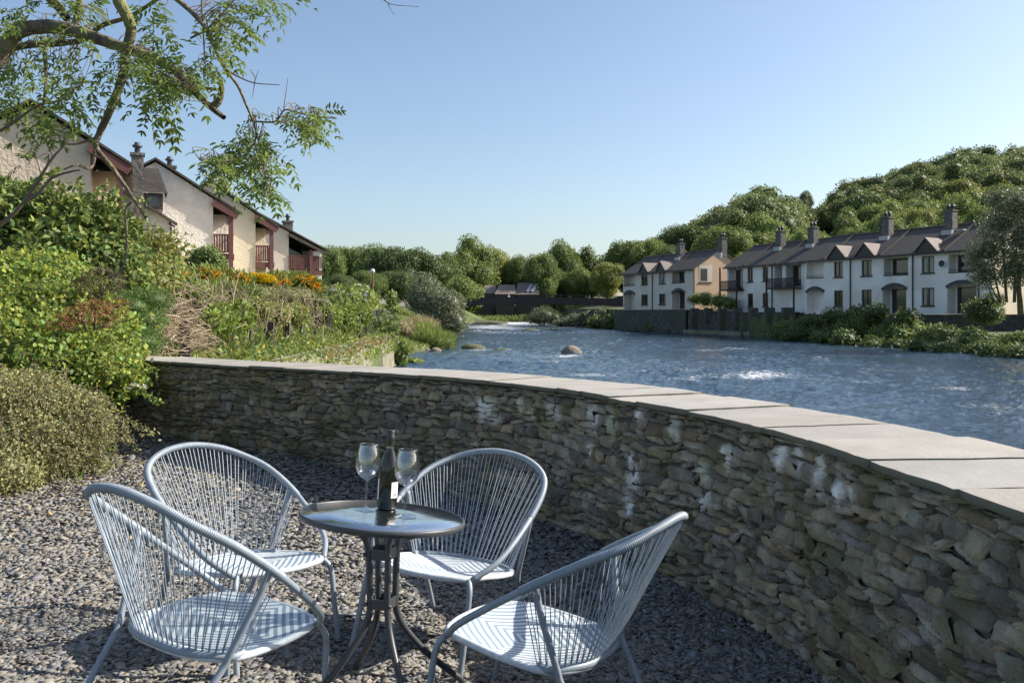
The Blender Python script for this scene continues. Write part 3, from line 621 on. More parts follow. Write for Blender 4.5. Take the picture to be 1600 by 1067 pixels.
o,h,rz_ = gable_house('terraced_house', 'pale grey gable house with dark railings and white end wall, farthest in left row', -13.74, 62.0, 8.0, 6.2, 4.5, .51, 2.36, M['rcream'], 2.6)
chimney(-1.9, 3.2, h+.3, h+2.1, .65, o)
mb = MB(); mb.box(-.69,-.01,.02,3.4,0,h-.2); mb.build('end_wall', M['rwhite'], o); mb = MB(); mb.box(-.50,-.20,-.03,.018,h-1.6,h-.6); wd = mb.build('window', M['frame'], o); mb = MB(); mb.box(-.46,-.24,-.04,-.032,h-1.55,h-.65); mb.build('pane', M['dkglass'], wd)

#SECTION_RIGHTHOUSES
# ---------------------------------------------------------------- houses on the right bank
def holed_wall(mb, L_, z0, z1, holes, t=.28):
    """front face y=0 with rectangular / arched openings (x0,x1,a,b,arch rise)"""
    X = sorted({0, L_}|{h[0] for h in holes}|{h[1] for h in holes}); Z = sorted({z0, z1}|{h[2] for h in holes}|{h[3] for h in holes})
    for i in range(len(X)-1):
        for j in range(len(Z)-1):
            cx = (X[i]+X[i+1])/2; cz = (Z[j]+Z[j+1])/2
            if any(h[0] < cx < h[1] and h[2] < cz < h[3] for h in holes): continue
            mb.add([(X[i],0,Z[j]),(X[i+1],0,Z[j]),(X[i+1],0,Z[j+1]),(X[i],0,Z[j+1])], [(0,1,2,3)])
    for x0,x1,a,b,ar in holes:
        mb.add([(x0,0,a),(x1,0,a),(x1,t,a),(x0,t,a)], [(0,3,2,1)]); mb.add([(x0,0,a),(x0,0,b),(x0,t,b),(x0,t,a)], [(0,1,2,3)][::1]); mb.add([(x1,0,a),(x1,0,b),(x1,t,b),(x1,t,a)], [(0,3,2,1)])
        n = 10 if ar else 1; xx = np.linspace(x0,x1,n+1); u_ = (xx-(x0+x1)/2)/((x1-x0)/2); zz = b-ar*u_**2 if ar else np.full(n+1, b)
        for k in range(n):
            mb.add([(xx[k],0,zz[k]),(xx[k+1],0,zz[k+1]),(xx[k+1],t,zz[k+1]),(xx[k],t,zz[k])], [(0,1,2,3)])
            if ar: mb.add([(xx[k],0.0,zz[k]),(xx[k+1],0.0,zz[k+1]),(xx[k+1],0.0,b+.0),(xx[k],0.0,b+.0)], [(0,1,2,3)])
def window(o, x0, x1, a, b, y=.12, bright=False):
    mb = MB(); f = .09; mb.box(x0,x0+f,y,y+.08,a,b); mb.box(x1-f,x1,y,y+.08,a,b); mb.box(x0+f,x1-f,y,y+.08,a,a+f); mb.box(x0+f,x1-f,y,y+.08,b-f,b); xm = x0+(x1-x0)*.5; mb.box(xm-.04,xm+.04,y,y+.08,a+f,b-f)
    wd = mb.build('window', M['frame'], o)
    mb = MB(); mb.add([(x0,y+.05,a),(x1,y+.05,a),(x1,y+.05,b),(x0,y+.05,b)], [(0,1,2,3)]); mb.build('pane', M['dkglass'], wd)
    if bright:
        mb = MB(); 
        for q0,q1 in ((x0+f+.02,x0+f+.3),(xm+.08,xm+.42)): mb.add([(q0,y+.045,a+f),(q1,y+.045,a+f),(q1,y+.045,b-f),(q0,y+.045,b-f)], [(0,1,2,3)])
        mb.build('curtain', M['curtain'], wd)
    mb = MB(); mb.box(x0-.08,x1+.08,-.10,y,a-.10,a-.002); mb.build('sill', M['frame'], wd)
def recess(o, x0, x1, a, b, wallm, dep=1.7, rail=False, door=True, name='porch'):
    mb = MB(); mb.add([(x0,.28,a),(x1,.28,a),(x1,.28,b),(x0,.28,b),(x0,dep,a),(x1,dep,a),(x1,dep,b),(x0,dep,b)], [(4,5,6,7),(0,4,7,3),(1,2,6,5),(0,1,5,4),(3,7,6,2)]); r = mb.build(name, wallm, o)
    if door:
        w_ = x1-x0; mb = MB(); mb.box(x0+w_*.10,x1-w_*.06,dep-.08,dep-.01,a+.02,min(b-.05,a+2.3)); d = mb.build('door', M['frame'], r); mb = MB(); mb.add([(x0+w_*.14,dep-.085,a+.2),(x1-w_*.10,dep-.085,a+.2),(x1-w_*.10,dep-.085,min(b-.2,a+2.2)),(x0+w_*.14,dep-.085,min(b-.2,a+2.2))], [(0,1,2,3)]); mb.build('pane', M['dkglass'], d)
    if rail:
        mb = MB(); mb.box(x0,x1,-.05,.12,a+.0,a+.10); mb.bar((x0,.05,a+.28),(x1,.05,a+.28),.05,.05); mb.build('rail', M['brown'], r)
def fs(px, P0, d):    # distance along the facade at which the ray through px meets it
    k = (px-800)/FPX; return (k*P0[1]-P0[0])/(d[0]-k*d[1])
def long_house(name, lab, A_, B_, zb, ze, wallm, W, slope, feats, steps, endm=None, ext=0):
    A_ = np.array(A_, float); B_ = np.array(B_, float); d = B_-A_; L_ = np.linalg.norm(d); d /= L_; rot = math.atan2(d[1], d[0])
    o = empty(name, (A_[0],A_[1],zb), lab, 'house', rz=rot); h = ze-zb; S = lambda px: fs(px, A_, d)
    L_ += ext; holes = []; rz_ = h+slope*W/2
    for f in feats:
        k = f[0]
        if k in ('win','rec','arch'): holes.append([S(f[1]), S(f[2]), f[3]-zb, f[4]-zb, .42 if k == 'arch' else 0])
    for q in holes: q[0] = max(q[0], .25); q[1] = min(q[1], L_-.12); q[2] = max(q[2], .02)
    mb = MB(); holed_wall(mb, L_, 0, h, holes)
    # ends and back
    for x,fl in ((0,1),(L_,0)):
        P = [(x,0,0),(x,W,0),(x,W,h),(x,W/2,rz_),(x,0,h)]; mb.add(P, [(0,4,3,2,1) if fl else (0,1,2,3,4)])
    mb.add([(0,W,0),(L_,W,0),(L_,W,h),(0,W,h)], [(0,3,2,1)])
    mb.build('wall', wallm, o)
    if endm:
        mb = MB(); mb.prism([(0,0),(W,0),(W,h-.02),(W/2,rz_-.02),(0,h-.02)], 0, .05)
        V = np.vstack(mb.V); V2 = np.stack([L_+.003+V[:,1], V[:,0], V[:,2]], 1); mb.V = [V2]; mb.build('end_wall', endm, o)
    mb = MB(); t = .12
    for s in (1,-1):
        y0 = W/2; y1 = -.35 if s > 0 else W+.35; z1 = h-slope*.35; x0,x1 = -.25, L_+.25
        mb.add([(x0,y0,rz_),(x0,y1,z1),(x0,y1,z1+t),(x0,y0,rz_+t),(x1,y0,rz_),(x1,y1,z1),(x1,y1,z1+t),(x1,y0,rz_+t)], [(0,1,2,3),(4,7,6,5),(0,4,5,1),(3,2,6,7),(1,5,6,2),(0,3,7,4)])
    roof = mb.build('roof', M['slate'], o)
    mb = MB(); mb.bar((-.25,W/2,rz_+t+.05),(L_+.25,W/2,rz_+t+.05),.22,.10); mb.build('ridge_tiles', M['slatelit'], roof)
    mb = MB(); mb.bar((-.25,-.42,h-slope*.35+.02),(L_+.25,-.42,h-slope*.35+.02),.12,.14); mb.build('gutter', M['frame'], o)
    for px in steps:
        x = S(px); mb = MB(); mb.bar((x,-.3,h-slope*.3+t+.06),(x,W/2,rz_+t+.06),.16,.14); mb.build('firewall_verge', M['slate'], roof)
    for f in feats:
        k = f[0]
        if k == 'win': window(o, S(f[1]), S(f[2]), f[3]-zb, f[4]-zb, bright=len(f) > 5)
        if k == 'rec': recess(o, max(S(f[1]),.25), min(S(f[2]),L_-.12), f[3]-zb, f[4]-zb, wallm, 1.0, True, len(f) < 6, 'balcony')
        if k == 'arch':
            x0,x1 = max(S(f[1]),.25), min(S(f[2]),L_-.12); a,b = max(f[3]-zb,.02), f[4]-zb; recess(o, x0, x1, a, b, wallm, 1.1, False, len(f) < 6)
            xx = np.linspace(x0-.18,x1+.18,15); u_ = (xx-(x0+x1)/2)/((x1-x0)/2+.18); xi = np.linspace(x0,x1,15); ui = (xi-(x0+x1)/2)/((x1-x0)/2); mb = MB()
            for i in range(14):
                q = [(xi[i],b-.42*ui[i]**2),(xi[i+1],b-.42*ui[i+1]**2),(xx[i+1],b+.30-.5*u_[i+1]**2),(xx[i],b+.30-.5*u_[i]**2)]
                mb.add([(c_[0],yy,c_[1]) for yy in (-.05,.02) for c_ in q], [(0,1,2,3),(4,7,6,5),(0,4,5,1),(3,2,6,7)])
            mb.build('arch_lintel', M['archm'], o)
        if k == 'pipe': x = S(f[1]); mb = MB(); mb.tube([(x,-.1,-.6),(x,-.1,h-.2)], .06, 8); mb.build('downpipe', M['frame'], o)
        if k == 'dorm':
            x = S(f[1]); w_ = 1.15; hh = 1.25; mb = MB(); zl = h-slope*.35+.15
            mb.prism([(x-w_+.1,zl),(x+w_-.1,zl),(x,zl+hh-.08)], -.36, .2); gb = mb.build('gablet', M['frame'], o)
            yb = hh/slope; mb = MB()
            for s in (1,-1): mb.add([(x,-.5,zl+hh),(x+s*w_,-.5,zl),(x+s*w_,-.15,zl+.05),(x,yb-.15,zl+hh),(x,-.5,zl+hh+.07),(x+s*w_,-.5,zl+.07),(x+s*w_,-.15,zl+.12),(x,yb-.15,zl+hh+.05)], [(0,1,2,3),(4,7,6,5),(0,4,5,1),(1,5,6,2)])
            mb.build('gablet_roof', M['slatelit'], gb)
        if k == 'chim':
            x = S(f[1]); yy = W/2-1.1; ch = chimney(x, yy, h+slope*(yy-.6), rz_+1.25, .85, roof, .75, 2)
            mb = MB(); mb.box(x-.5,x+.5,yy-.62,yy-.382,h+slope*(yy-.6)-.1,h+slope*(yy-.3)+.35); mb.build('flashing', M['lead'], ch)
    return o, L_, h, rz_, S
WZU, WZL = (5.1,6.62), (2.2,3.8)
o,L_,h,rz_,S = long_house('riverside_house', 'long white two-storey house with three roof gablets and arched porches, nearest on the right bank', (30.2,88.5), (39.2,72.2), 1.45, 7.0, M['rwhite'], 8.6, .58,
  [('rec',1259,1287,5.1,6.65,1),('arch',1259,1287,1.5,4.0,1),('win',1303,1317,*WZU),('win',1303,1317,*WZL),('win',1346,1362,*WZU),('win',1346,1362,*WZL),('rec',1381,1419,5.0,6.65),('arch',1379,1416,1.5,4.05),('win',1440,1460,*WZU,1),('win',1440,1460,*WZL,1),
   ('rec',1482,1528,5.0,6.6),('arch',1480,1526,1.5,4.1),('pipe',1329.5),('pipe',1427),('pipe',1530),('dorm',1311),('dorm',1355),('dorm',1451),('chim',1352),('chim',1450)], [1290,1378,1478], endm=M['cream'], ext=1.2)
mb = MB(); x = S(1478); mb.tube([(x,-.15,4.4),(x-.05,-.35,4.35)], .02, 6); V,F = lathe([(.001,0),(.2,.04),(.28,.12)], 14); mb.add(V[:,[0,2,1]]*np.array([1,-1,1])+np.array([x-.1,-.35,4.4]), F.tolist()); mb.build('satellite_dish', M['frame'], o)
mb = MB(); mb.box(S(1467),S(1478),2.4,2.9,rz_-.62,rz_-.5); mb.build('rooflight', M['lead'], o)
o,L_,h,rz_,S = long_house('riverside_house', 'middle white house on the right bank with dark balconies on posts and two chimneys', (25.2,100.5), (30.8,89.3), 1.6, 7.0, M['rwhite'], 8.6, .58,
  [('rec',1134,1161,4.3,6.75),('win',1168,1176.5,5.1,6.7),('win',1191.5,1200.5,5.1,6.7),('win',1168,1176.5,2.3,3.8),('win',1191.5,1200.5,2.3,3.8),('rec',1210,1222,4.4,6.7),('rec',1228,1252,4.4,6.7),('pipe',1207),('chim',1186),('chim',1236)], [1165,1214], ext=.4)
for a,b in ((1134,1163),(1209,1253)):
    x0,x1 = max(S(a),0), S(b); mb = MB(); mb.box(x0,x1,-1.1,-.02,2.55,2.7); bl = mb.build('balcony', M['brown'], o); mb = MB(); mb.bar((x0,-1.1,3.65),(x1,-1.1,3.65),.08,.08)
    for k in range(int((x1-x0)/.17)): mb.bar((x0+k*.17,-1.1,2.7),(x0+k*.17,-1.1,3.65),.03,.09)
    mb.build('railing', M['brown'], bl)
    for x in (x0+.05,x1-.05): mb = MB(); mb.bar((x,-1.1,0),(x,-1.1,5.3),.14); mb.build('post', M['brown'], bl)
R1 = long_house('riverside_house', 'pale house with tan sunlit gable end and two roof gablets, farthest on right bank', (15.6,120.4), (22.3,105.0), 2.05, 7.1, M['rcream'], 7.6, .60,
  [('rec',975,992,5.35,6.9,1),('arch',975,992,2.1,4.5,1),('win',1002,1012,5.4,6.8),('win',1002,1012,2.7,4.1),('win',1029.5,1040,5.4,6.8,1),('win',1029.5,1040,2.7,4.1),('rec',1050,1070,5.35,6.85),('arch',1050,1070,2.1,4.45),('pipe',1020),('dorm',1009),('dorm',1036),('chim',1036),('chim',1100)], [1000,1046], endm=M['rtan'])
o,L_,h,rz_,S = R1
mb = MB(); mb.box(L_+.055,L_+.075,.7,2.6,3.35,5.4); e = mb.build('gable_opening', M['rcream'], o); mb = MB(); mb.box(L_+.077,L_+.09,.9,1.9,3.5,5.0); wd = mb.build('window', M['frame'], e)
mb = MB(); mb.box(L_+.077,L_+.14,.7,2.6,3.25,3.38); mb.build('rail', M['maroon'], e)
mb = MB(); mb.tube([(L_+.06,-.05,-.4),(L_+.06,-.05,h-.2)], .06, 8); mb.build('downpipe', M['frame'], o)
# river walls on the right bank, one per stretch
def wall_run(name, lab, P, zb, zt, th, m, pill=None, cap=.13):
    o = empty(name, (P[0][0],P[0][1],0), lab, 'wall'); mb = MB()
    for a,b in zip(P[:-1], P[1:]):
        a = np.array(a,float)-np.array(P[0]); b = np.array(b,float)-np.array(P[0]); n = max(2, int(np.linalg.norm(b-a)/.6)); d = (b-a)/np.linalg.norm(b-a); nr = np.array([-d[1], d[0]])
        for side in (0,1):
            V = []; K = 7
            for i in range(n+1):
                for k in range(K):
                    q = a+(b-a)*i/n+nr*(side*th+(.0)); z_ = zb+(zt-zb)*k/(K-1); j = .05*vnoise(np.array([[q[0]*1.3+z_, q[1]*1.3, ]]), 1, 9)[0]
                    V.append((q[0]+nr[0]*j, q[1]+nr[1]*j, z_+(.05*j if k == K-1 else 0)))
            mb.add(V, gridF(n+1, K).tolist())
        V = [];
        for i in range(n+1):
            q = a+(b-a)*i/n; V += [(q[0]-nr[0]*.06,q[1]-nr[1]*.06,zt+.004),(q[0]+nr[0]*(th+.06),q[1]+nr[1]*(th+.06),zt+.004),(q[0]-nr[0]*.06,q[1]-nr[1]*.06,zt+cap),(q[0]+nr[0]*(th+.06),q[1]+nr[1]*(th+.06),zt+cap)]
        F = []
        for i in range(n): s = i*4; F += [(s+2,s+3,s+7,s+6),(s,s+2,s+6,s+4),(s+1,s+5,s+7,s+3)]
        F += [(0,1,3,2),(n*4,n*4+2,n*4+3,n*4+1)]; mb.add(V, F)
    mb.build('rubble', m, o)
    if pill:
        a = np.array(P[0],float); b = np.array(P[-1],float)
        for k in range(pill): q = (b-a)*(k+.5)/pill; mb = MB(); mb.box(q[0]-.45,q[0]+.45,q[1]-.45,q[1]+.45,zb,zt+.6); mb.build('pier', m, o)
    return o
wall_run('river_wall', 'dark rubble river wall under the farthest right bank house', [(14.3,119.6),(21.1,104.0)], -1.6, 1.9, .5, M['farwall'])
wall_run('river_wall', 'dark rubble river wall with square piers below the middle white house', [(21.3,103.7),(29.0,87.6)], -1.6, 1.55, .5, M['farwall'], 7)
fw = [o_ for o_ in bpy.data.objects if o_.get('label','').startswith('dark rubble river wall with square')][0]; mb = MB(); mb.bar((-.35,-.3,.55),(7.2,-15.2,.45),.9,.7); ft = mb.build('footing', M['bankwall'], fw); ft.location = (0,0,-1.3)
wall_run('river_wall', 'rubble river wall overgrown with shrubs below the nearest right bank house', [(29.2,87.3),(38.4,70.6),(45,62)], -1.2, 1.25, .5, M['farwall'])

#SECTION_TREES
# ---------------------------------------------------------------- trees
def crown_mesh(seed, nl, m, dens, size, kind='rhomb', flat=.85, open_=0, core=.7, var=.22):
    global R
    keep = R; R = np.random.default_rng(seed); lob = []
    for i in range(nl):
        d = unit(R.normal(size=3)); d[2] = abs(d[2])*.9-.25 if R.random() < .85 else d[2]; r = R.uniform(.18,.34); rr = R.uniform(.12,1-r*1.0)
        c = np.array([d[0]*rr*.62, d[1]*rr*.62, .52+d[2]*rr*.55]); lob.append((*c, r*R.uniform(.8,1.1), r*R.uniform(.8,1.1), r*flat*R.uniform(.65,.95)))
    lob.append((0,0,.5,.38,.38,.36)); lob.append((0,0,.28,.30,.30,.2))
    V,F,c = lobes_leaves(lob, dens, size, kind, shell=.3, core=core, var=.3, hue=.15, out=.35, droop=.1, wid=1.6)
    R = keep; V[:,2] = np.clip(V[:,2], .02, 2)
    o = mnp('crown', V, F, m, col=c, link=False); return o.data
WV = [crown_mesh(301, 12, M['hill'], 700, .038, flat=1.3), crown_mesh(302, 44, M['hill'], 520, .036, flat=.7)]
def trunk_mesh():
    mb = MB(); mb.tube([(0,0,-.05),(.01,0,.2),(0,.01,.5),(.01,0,.75)], [.03,.024,.016,.006], 8)
    for k in range(6):
        a = k*1.1; z_ = .18+.07*k; mb.tube([(0,0,z_),(.12*math.cos(a),.12*math.sin(a),z_+.1),(.26*math.cos(a),.26*math.sin(a),z_+.17)], [.012,.008,.003], 6)
    o = mb.build('trunk', M['bark'], smooth=True); me = o.data; bpy.data.objects.remove(o); return me
TRK = trunk_mesh(); CR = {}
for i,k in enumerate(['dark','mid','bright','yellowish','hill','silver']):
    for v in range(2 if k in ('yellowish','silver') else 3): CR[k,v] = crown_mesh(100+i*10+v, 26+4*v, M[k], 1500 if k != 'hill' else 700, .027 if k != 'hill' else .038)
def tree(px, ytop, Y, wpx, kind, lab, v=0, name='tree', zb=None, cat='tree', group=None, wy=1.):
    X = (px-800)*Y/FPX; zb = float(ground(np.array([X]), np.array([Y]))[0]) if zb is None else zb; zt = CH+(HZ-ytop)*Y/FPX; W = wpx*Y/FPX; H_ = max(zt-zb, 2)
    o = empty(name, (X,Y,zb), lab, cat, group)
    c = bpy.data.objects.new('crown', CR[kind, v%(2 if kind in ('yellowish','silver') else 3)]); C.objects.link(c); c.parent = o; c.rotation_euler = (0,0,R.uniform(0,6.28)); c.scale = (W/1.25, W/1.25*wy, H_/.98)
    t = bpy.data.objects.new('trunk', TRK); C.objects.link(t); t.parent = o; t.scale = (H_*.9,H_*.9,H_*.85)
    return o
KN = {'dark':'dark green','mid':'mid green','bright':'bright green','yellowish':'yellow-green','hill':'deep green'}
ORD = ['first','second','third','fourth','fifth','sixth','seventh','eighth','ninth','tenth','eleventh','twelfth','thirteenth','fourteenth','fifteenth','sixteenth','seventeenth','eighteenth','nineteenth','twentieth','twenty-first','twenty-second','twenty-third','twenty-fourth','twenty-fifth','twenty-sixth','twenty-seventh','twenty-eighth','twenty-ninth','thirtieth']
TL = [(508,376,165,70,'mid'),(545,374,180,85,'mid'),(590,376,172,90,'mid'),(612,373,150,95,'dark'),(655,374,148,110,'dark'),(700,386,205,75,'mid'),(735,376,212,105,'bright'),(775,380,218,80,'yellowish'),(812,392,216,62,'mid'),(845,384,205,64,'mid'),(884,370,222,76,'mid'),
      (905,413,210,62,'bright'),(925,386,225,74,'hill'),(948,404,176,66,'yellowish'),(978,366,195,80,'mid'),(1018,362,185,80,'bright'),(1062,340,200,76,'dark'),(1125,342,160,118,'bright'),(1045,372,170,80,'dark'),(865,412,212,62,'mid'),(838,412,213,56,'dark'),(528,420,125,66,'dark'),(570,418,132,80,'mid'),(620,414,140,85,'dark'),(695,430,150,70,'bright')]
cnt = {}
for i,t in enumerate(sorted(TL)):
    k = t[4]; cnt[k] = cnt.get(k,0)+1
    tree(*t, f'{KN[k]} tree in the belt behind the footbridge, {ORD[cnt[k]-1]} such from the left', v=i, group='trees in the belt beyond the river')
cnt = {}
TR = [(1160,385,135,60,'bright'),(1205,372,150,70,'dark'),(1250,366,150,70,'bright'),(1295,358,140,74,'bright'),(1335,340,135,70,'mid'),(1385,338,135,80,'bright'),(1430,332,140,76,'bright'),(1475,322,130,84,'dark'),(1530,300,130,90,'bright'),(1585,285,125,100,'dark'),(1325,332,185,70,'bright'),(1270,348,180,62,'bright'),(1375,325,180,72,'bright'),(1440,312,180,72,'yellowish'),(1500,296,180,80,'bright'),(1560,270,180,90,'dark'),(1215,350,190,70,'mid'),(1175,352,195,60,'mid')]
for i,t in enumerate(sorted(TR)):
    k = t[4]; cnt[k] = cnt.get(k,0)+1
    tree(*t, f'{KN[k]} tree rising behind the right bank roofs, {ORD[cnt[k]-1]} such from the left', v=i, group='trees behind the right bank houses')
# hillside wood: reads as one mass
def wood(name, lab, n, pr, yr, sz, m, seed, cond=None):
    g_ = np.random.default_rng(seed); Vs=[];Fs=[];Cs=[];n0=0; base = {0:CR['hill',0],1:CR['hill',1],2:CR['hill',2],3:WV[0],4:WV[1]}; cache = {}
    for v in range(5):
        me = base[v]; A_ = np.empty(len(me.vertices)*3, np.float32); me.vertices.foreach_get('co', A_); li = np.empty(len(me.loops), np.int32); me.loops.foreach_get('vertex_index', li)
        cc = np.empty(len(me.vertices)*4, np.float32); me.color_attributes['Col'].data.foreach_get('color', cc); cache[v] = (A_.reshape(-1,3), li.reshape(-1,3), cc.reshape(-1,4)[:,:3])
    pts = []; tries = 0
    while len(pts) < n and tries < n*40:
        tries += 1; y = g_.uniform(*yr); px = g_.uniform(*pr); x = (px-800)*y/FPX
        if cond and not cond(px, y): continue
        if all((x-a)**2+(y-b)**2 > (sz*.50)**2 for a,b in pts): pts.append((x,y))
    for i,(x,y) in enumerate(pts):
        A_,F_,c_ = cache[int(g_.integers(5))]; keep = None; th = g_.uniform(0,6.28); s = sz*g_.uniform(.65,1.4); hgt = sz*g_.uniform(.75,1.3)*(.5+.5*s/sz); c,sn = math.cos(th), math.sin(th)
        V = np.stack([(A_[:,0]*c-A_[:,1]*sn)*s, (A_[:,0]*sn+A_[:,1]*c)*s, A_[:,2]*hgt],1)+np.array([x,y,float(ground(np.array([x]),np.array([y]))[0])-1.5])
        Vs.append(V); Fs.append(F_+n0); Cs.append(c_*(1+g_.uniform(-.2,.25))*np.array([1+g_.uniform(-.1,.2),1,1])); n0 += len(V)
    o = mnp(name, np.vstack(Vs), np.vstack(Fs), m, col=np.vstack(Cs)); tag(o, lab, 'wood', kind='stuff'); return o
wood('hillside_wood', 'dense deep green wood covering the hill top at the right', 205, (1303,1690), (238,345), 11.5, M['hill'], 3)
wood('hillside_wood', 'rounded wood on the lower knoll left of the hill top', 110, (985,1236), (190,262), 11, M['hill'], 4)
wood('hillside_wood', 'brighter green wood on the middle slope between roofs and hill top', 160, (1130,1690), (165,240), 9, M['bright'], 5, lambda px,y: not (1215 < px < 1325 and y > 190))
tree(1258, 292, 258, 30, 'silver', 'sparse pale treetop standing at the right end of the knoll against the sky', zb=30)

#SECTION_BANKS
# ---------------------------------------------------------------- shrubs on the far banks
def shrub(name, lab, lobes, m, dens, size, kind='rhomb', cat='shrub', stem=True, group=None, **kw):
    """lobes as (px,py,Y,rx,ry,rz) in photo pixels/metres"""
    L3 = [(*at(a,b,Y), rx, ry, rz_) for a,b,Y,rx,ry,rz_ in lobes]; c = np.mean([l[:3] for l in L3], axis=0); zb = min(l[2]-l[5] for l in L3); org = np.array([c[0],c[1],zb])
    o = empty(name, tuple(org), lab, cat, group)
    V,F,cc = lobes_leaves(L3, dens, size, kind, **kw); mnp('foliage', V-org, F, m, o, col=cc)
    if stem:
        mb = MB()
        for l in L3: q = np.array(l[:3])-org; mb.tube([np.array([q[0]*.5,q[1]*.5,0]), np.array([q[0]*.8,q[1]*.8,q[2]*.6]), q], [.04*l[3]+.01,.03*l[3]+.006,.01], 6)
        mb.build('stems', M['twig'], o, smooth=True)
    return o
shrub('willow_shrub', 'tall grey-green willow at the left water edge before the footbridge', [(690,500,92,2.0,2,1.8),(672,470,94,2.1,2,2.2),(665,448,96,1.5,1.6,1.6),(712,505,90,1.3,1.4,1.3),(700,478,92,1.8,1.8,1.8),(650,468,95,1.3,1.4,1.5)], M['silver'], 34, .30, 'leaf', 'shrub', wid=.6, out=.9, droop=-.4)
shrub('riverside_tree', 'leafy bush with bright crown behind the willow at the left bank', [(722,452,132,2.2,2,2.0),(742,455,135,1.5,1.5,1.1),(708,462,132,1.8,1.8,1.6)], M['bright'], 20, .35, 'leaf', 'shrub')
shrub('round_bush', 'grey-green reedy bush on the right water edge below the footbridge', [(850,494,148,2.3,2,1.6),(838,498,148,1.5,1.5,1.2),(866,497,148,1.3,1.5,1.2)], M['silver'], 26, .45, 'blade', 'shrub', wid=2, out=1.4, droop=-1)
shrub('garden_tree', 'silvery leaved riverside tree partly hiding the near end of the long white house', [(1565,350,61,1.6,1.6,1.3),(1590,320,60,1.5,1.5,1.3),(1545,390,62,1.5,1.5,1.5),(1600,370,60,1.8,1.8,1.9),(1540,430,62,1.2,1.2,1.1),(1585,420,61,1.7,1.6,1.4),(1625,400,60,1.7,1.6,1.8),(1640,340,60,1.8,1.8,1.6),(1525,400,62,.8,.9,1.0),(1560,310,60,.9,.9,.7),(1640,450,60,1.2,1.2,1.0)], M['silver'], 75, .17, 'leaf', 'tree', shell=.6, core=.45, out=.4, var=.35)
mb = MB(); mb.tube([at(1595,492,61),at(1592,450,61),at(1585,390,61)], [.22,.16,.08], 8); 
tk = mb.build('tree_trunk', M['bark'], smooth=True); q = [o_ for o_ in bpy.data.objects if o_.name.startswith('garden_tree')][0]; tk.name = 'trunk'; tk.data.transform(Matrix.Translation(-q.location)); tk.parent = q
def hedge(name, lab, pts, m, dens, size, r, cat='shrub', jitter=.3, kind='leaf', group=None, **kw):
    g_ = np.random.default_rng(len(lab)+len(pts)); L_ = []
    for px,py,Y in pts:
        for _ in range(2): L_.append((px+g_.uniform(-1,1)*r*FPX/Y*.5, py+g_.uniform(-.5,.5)*r*FPX/Y*.5, Y+g_.uniform(-.5,.5), r*g_.uniform(.8,1.2), r*g_.uniform(.8,1.2), r*g_.uniform(.6,1.)))
    return shrub(name, lab, L_, m, dens, size, kind, cat, stem=False, group=group, **kw)
hedge('bank_scrub', 'dark scrub along the water below the long white house', [(1225,520,86),(1250,517,84),(1275,515,80),(1300,520,78),(1330,518,75),(1355,512,74),(1385,520,71),(1415,525,69),(1450,530,66),(1480,535,64),(1510,538,61),(1545,545,58),(1580,545,57),(1615,545,56)], M['mid'], 26, .25, 1.25)
hedge('bank_scrub', 'lower fringe of shrubs dipping into the river below the long white house', [(1200,522,92),(1240,526,80),(1280,530,74),(1320,534,70),(1360,537,67),(1400,540,65),(1440,546,61),(1480,550,58),(1520,553,56),(1560,557,53),(1600,560,51),(1640,560,51)], M['dark'], 22, .26, 1.0)
hedge('bank_scrub', 'dark shrubs climbing the river wall in front of the arched porches', [(1340,492,75),(1375,490,73),(1300,495,78),(1265,500,80),(1415,500,70)], M['dark'], 28, .24, 1.0)
hedge('bank_scrub', 'rounded dark bush beside the last arched porch under the silvery tree', [(1540,480,66),(1548,470,66),(1530,486,66),(1555,492,65)], M['dark'], 40, .18, .95)
hedge('bank_scrub', 'low scrub at the water edge under the farthest right bank house', [(930,505,130),(950,506,126),(975,512,120),(1000,514,115),(1030,516,112),(1055,518,108)], M['mid'], 18, .3, 1.3)
hedge('bank_scrub', 'pale reedy scrub between bridge end and far house', [(905,500,140),(920,497,140),(885,502,142),(945,495,132)], M['silver'], 18, .35, 1.4)
hedge('garden_hedge', 'clipped green garden hedge between tan gable and middle white house', [(1088,468,102),(1105,468,101),(1122,470,99),(1138,472,98)], M['bright'], 30, .2, .95)
hedge('river_reeds', 'green rushes in front of the left bank willow, growing over water edge rocks', [(648,522,68),(662,525,67),(678,530,66),(690,533,65),(655,535,66),(668,515,69),(700,535,66)], M['grass'], 60, .5, .75, 'reeds', kind='blade', wid=1.4, out=1., droop=-1.6)
hedge('river_reeds', 'rust tinged grasses on the left bank above the rushes', [(640,510,72),(655,508,73),(670,512,72),(630,520,66)], M['straw'], 40, .5, .8, 'reeds', kind='blade', wid=1.4, out=1., droop=-1.6)
hedge('river_reeds', 'small weed tuft on a stone near the water wall corner', [(640,566,47),(650,568,47)], M['lime'], 120, .16, .32, 'plant', kind='leaf')
hedge('wall_creeper', 'leafy creeper hanging on the end of the garden river wall', [(617,545,45),(619,558,45),(615,535,45),(620,567,45)], M['mid'], 80, .2, .5, 'plant')
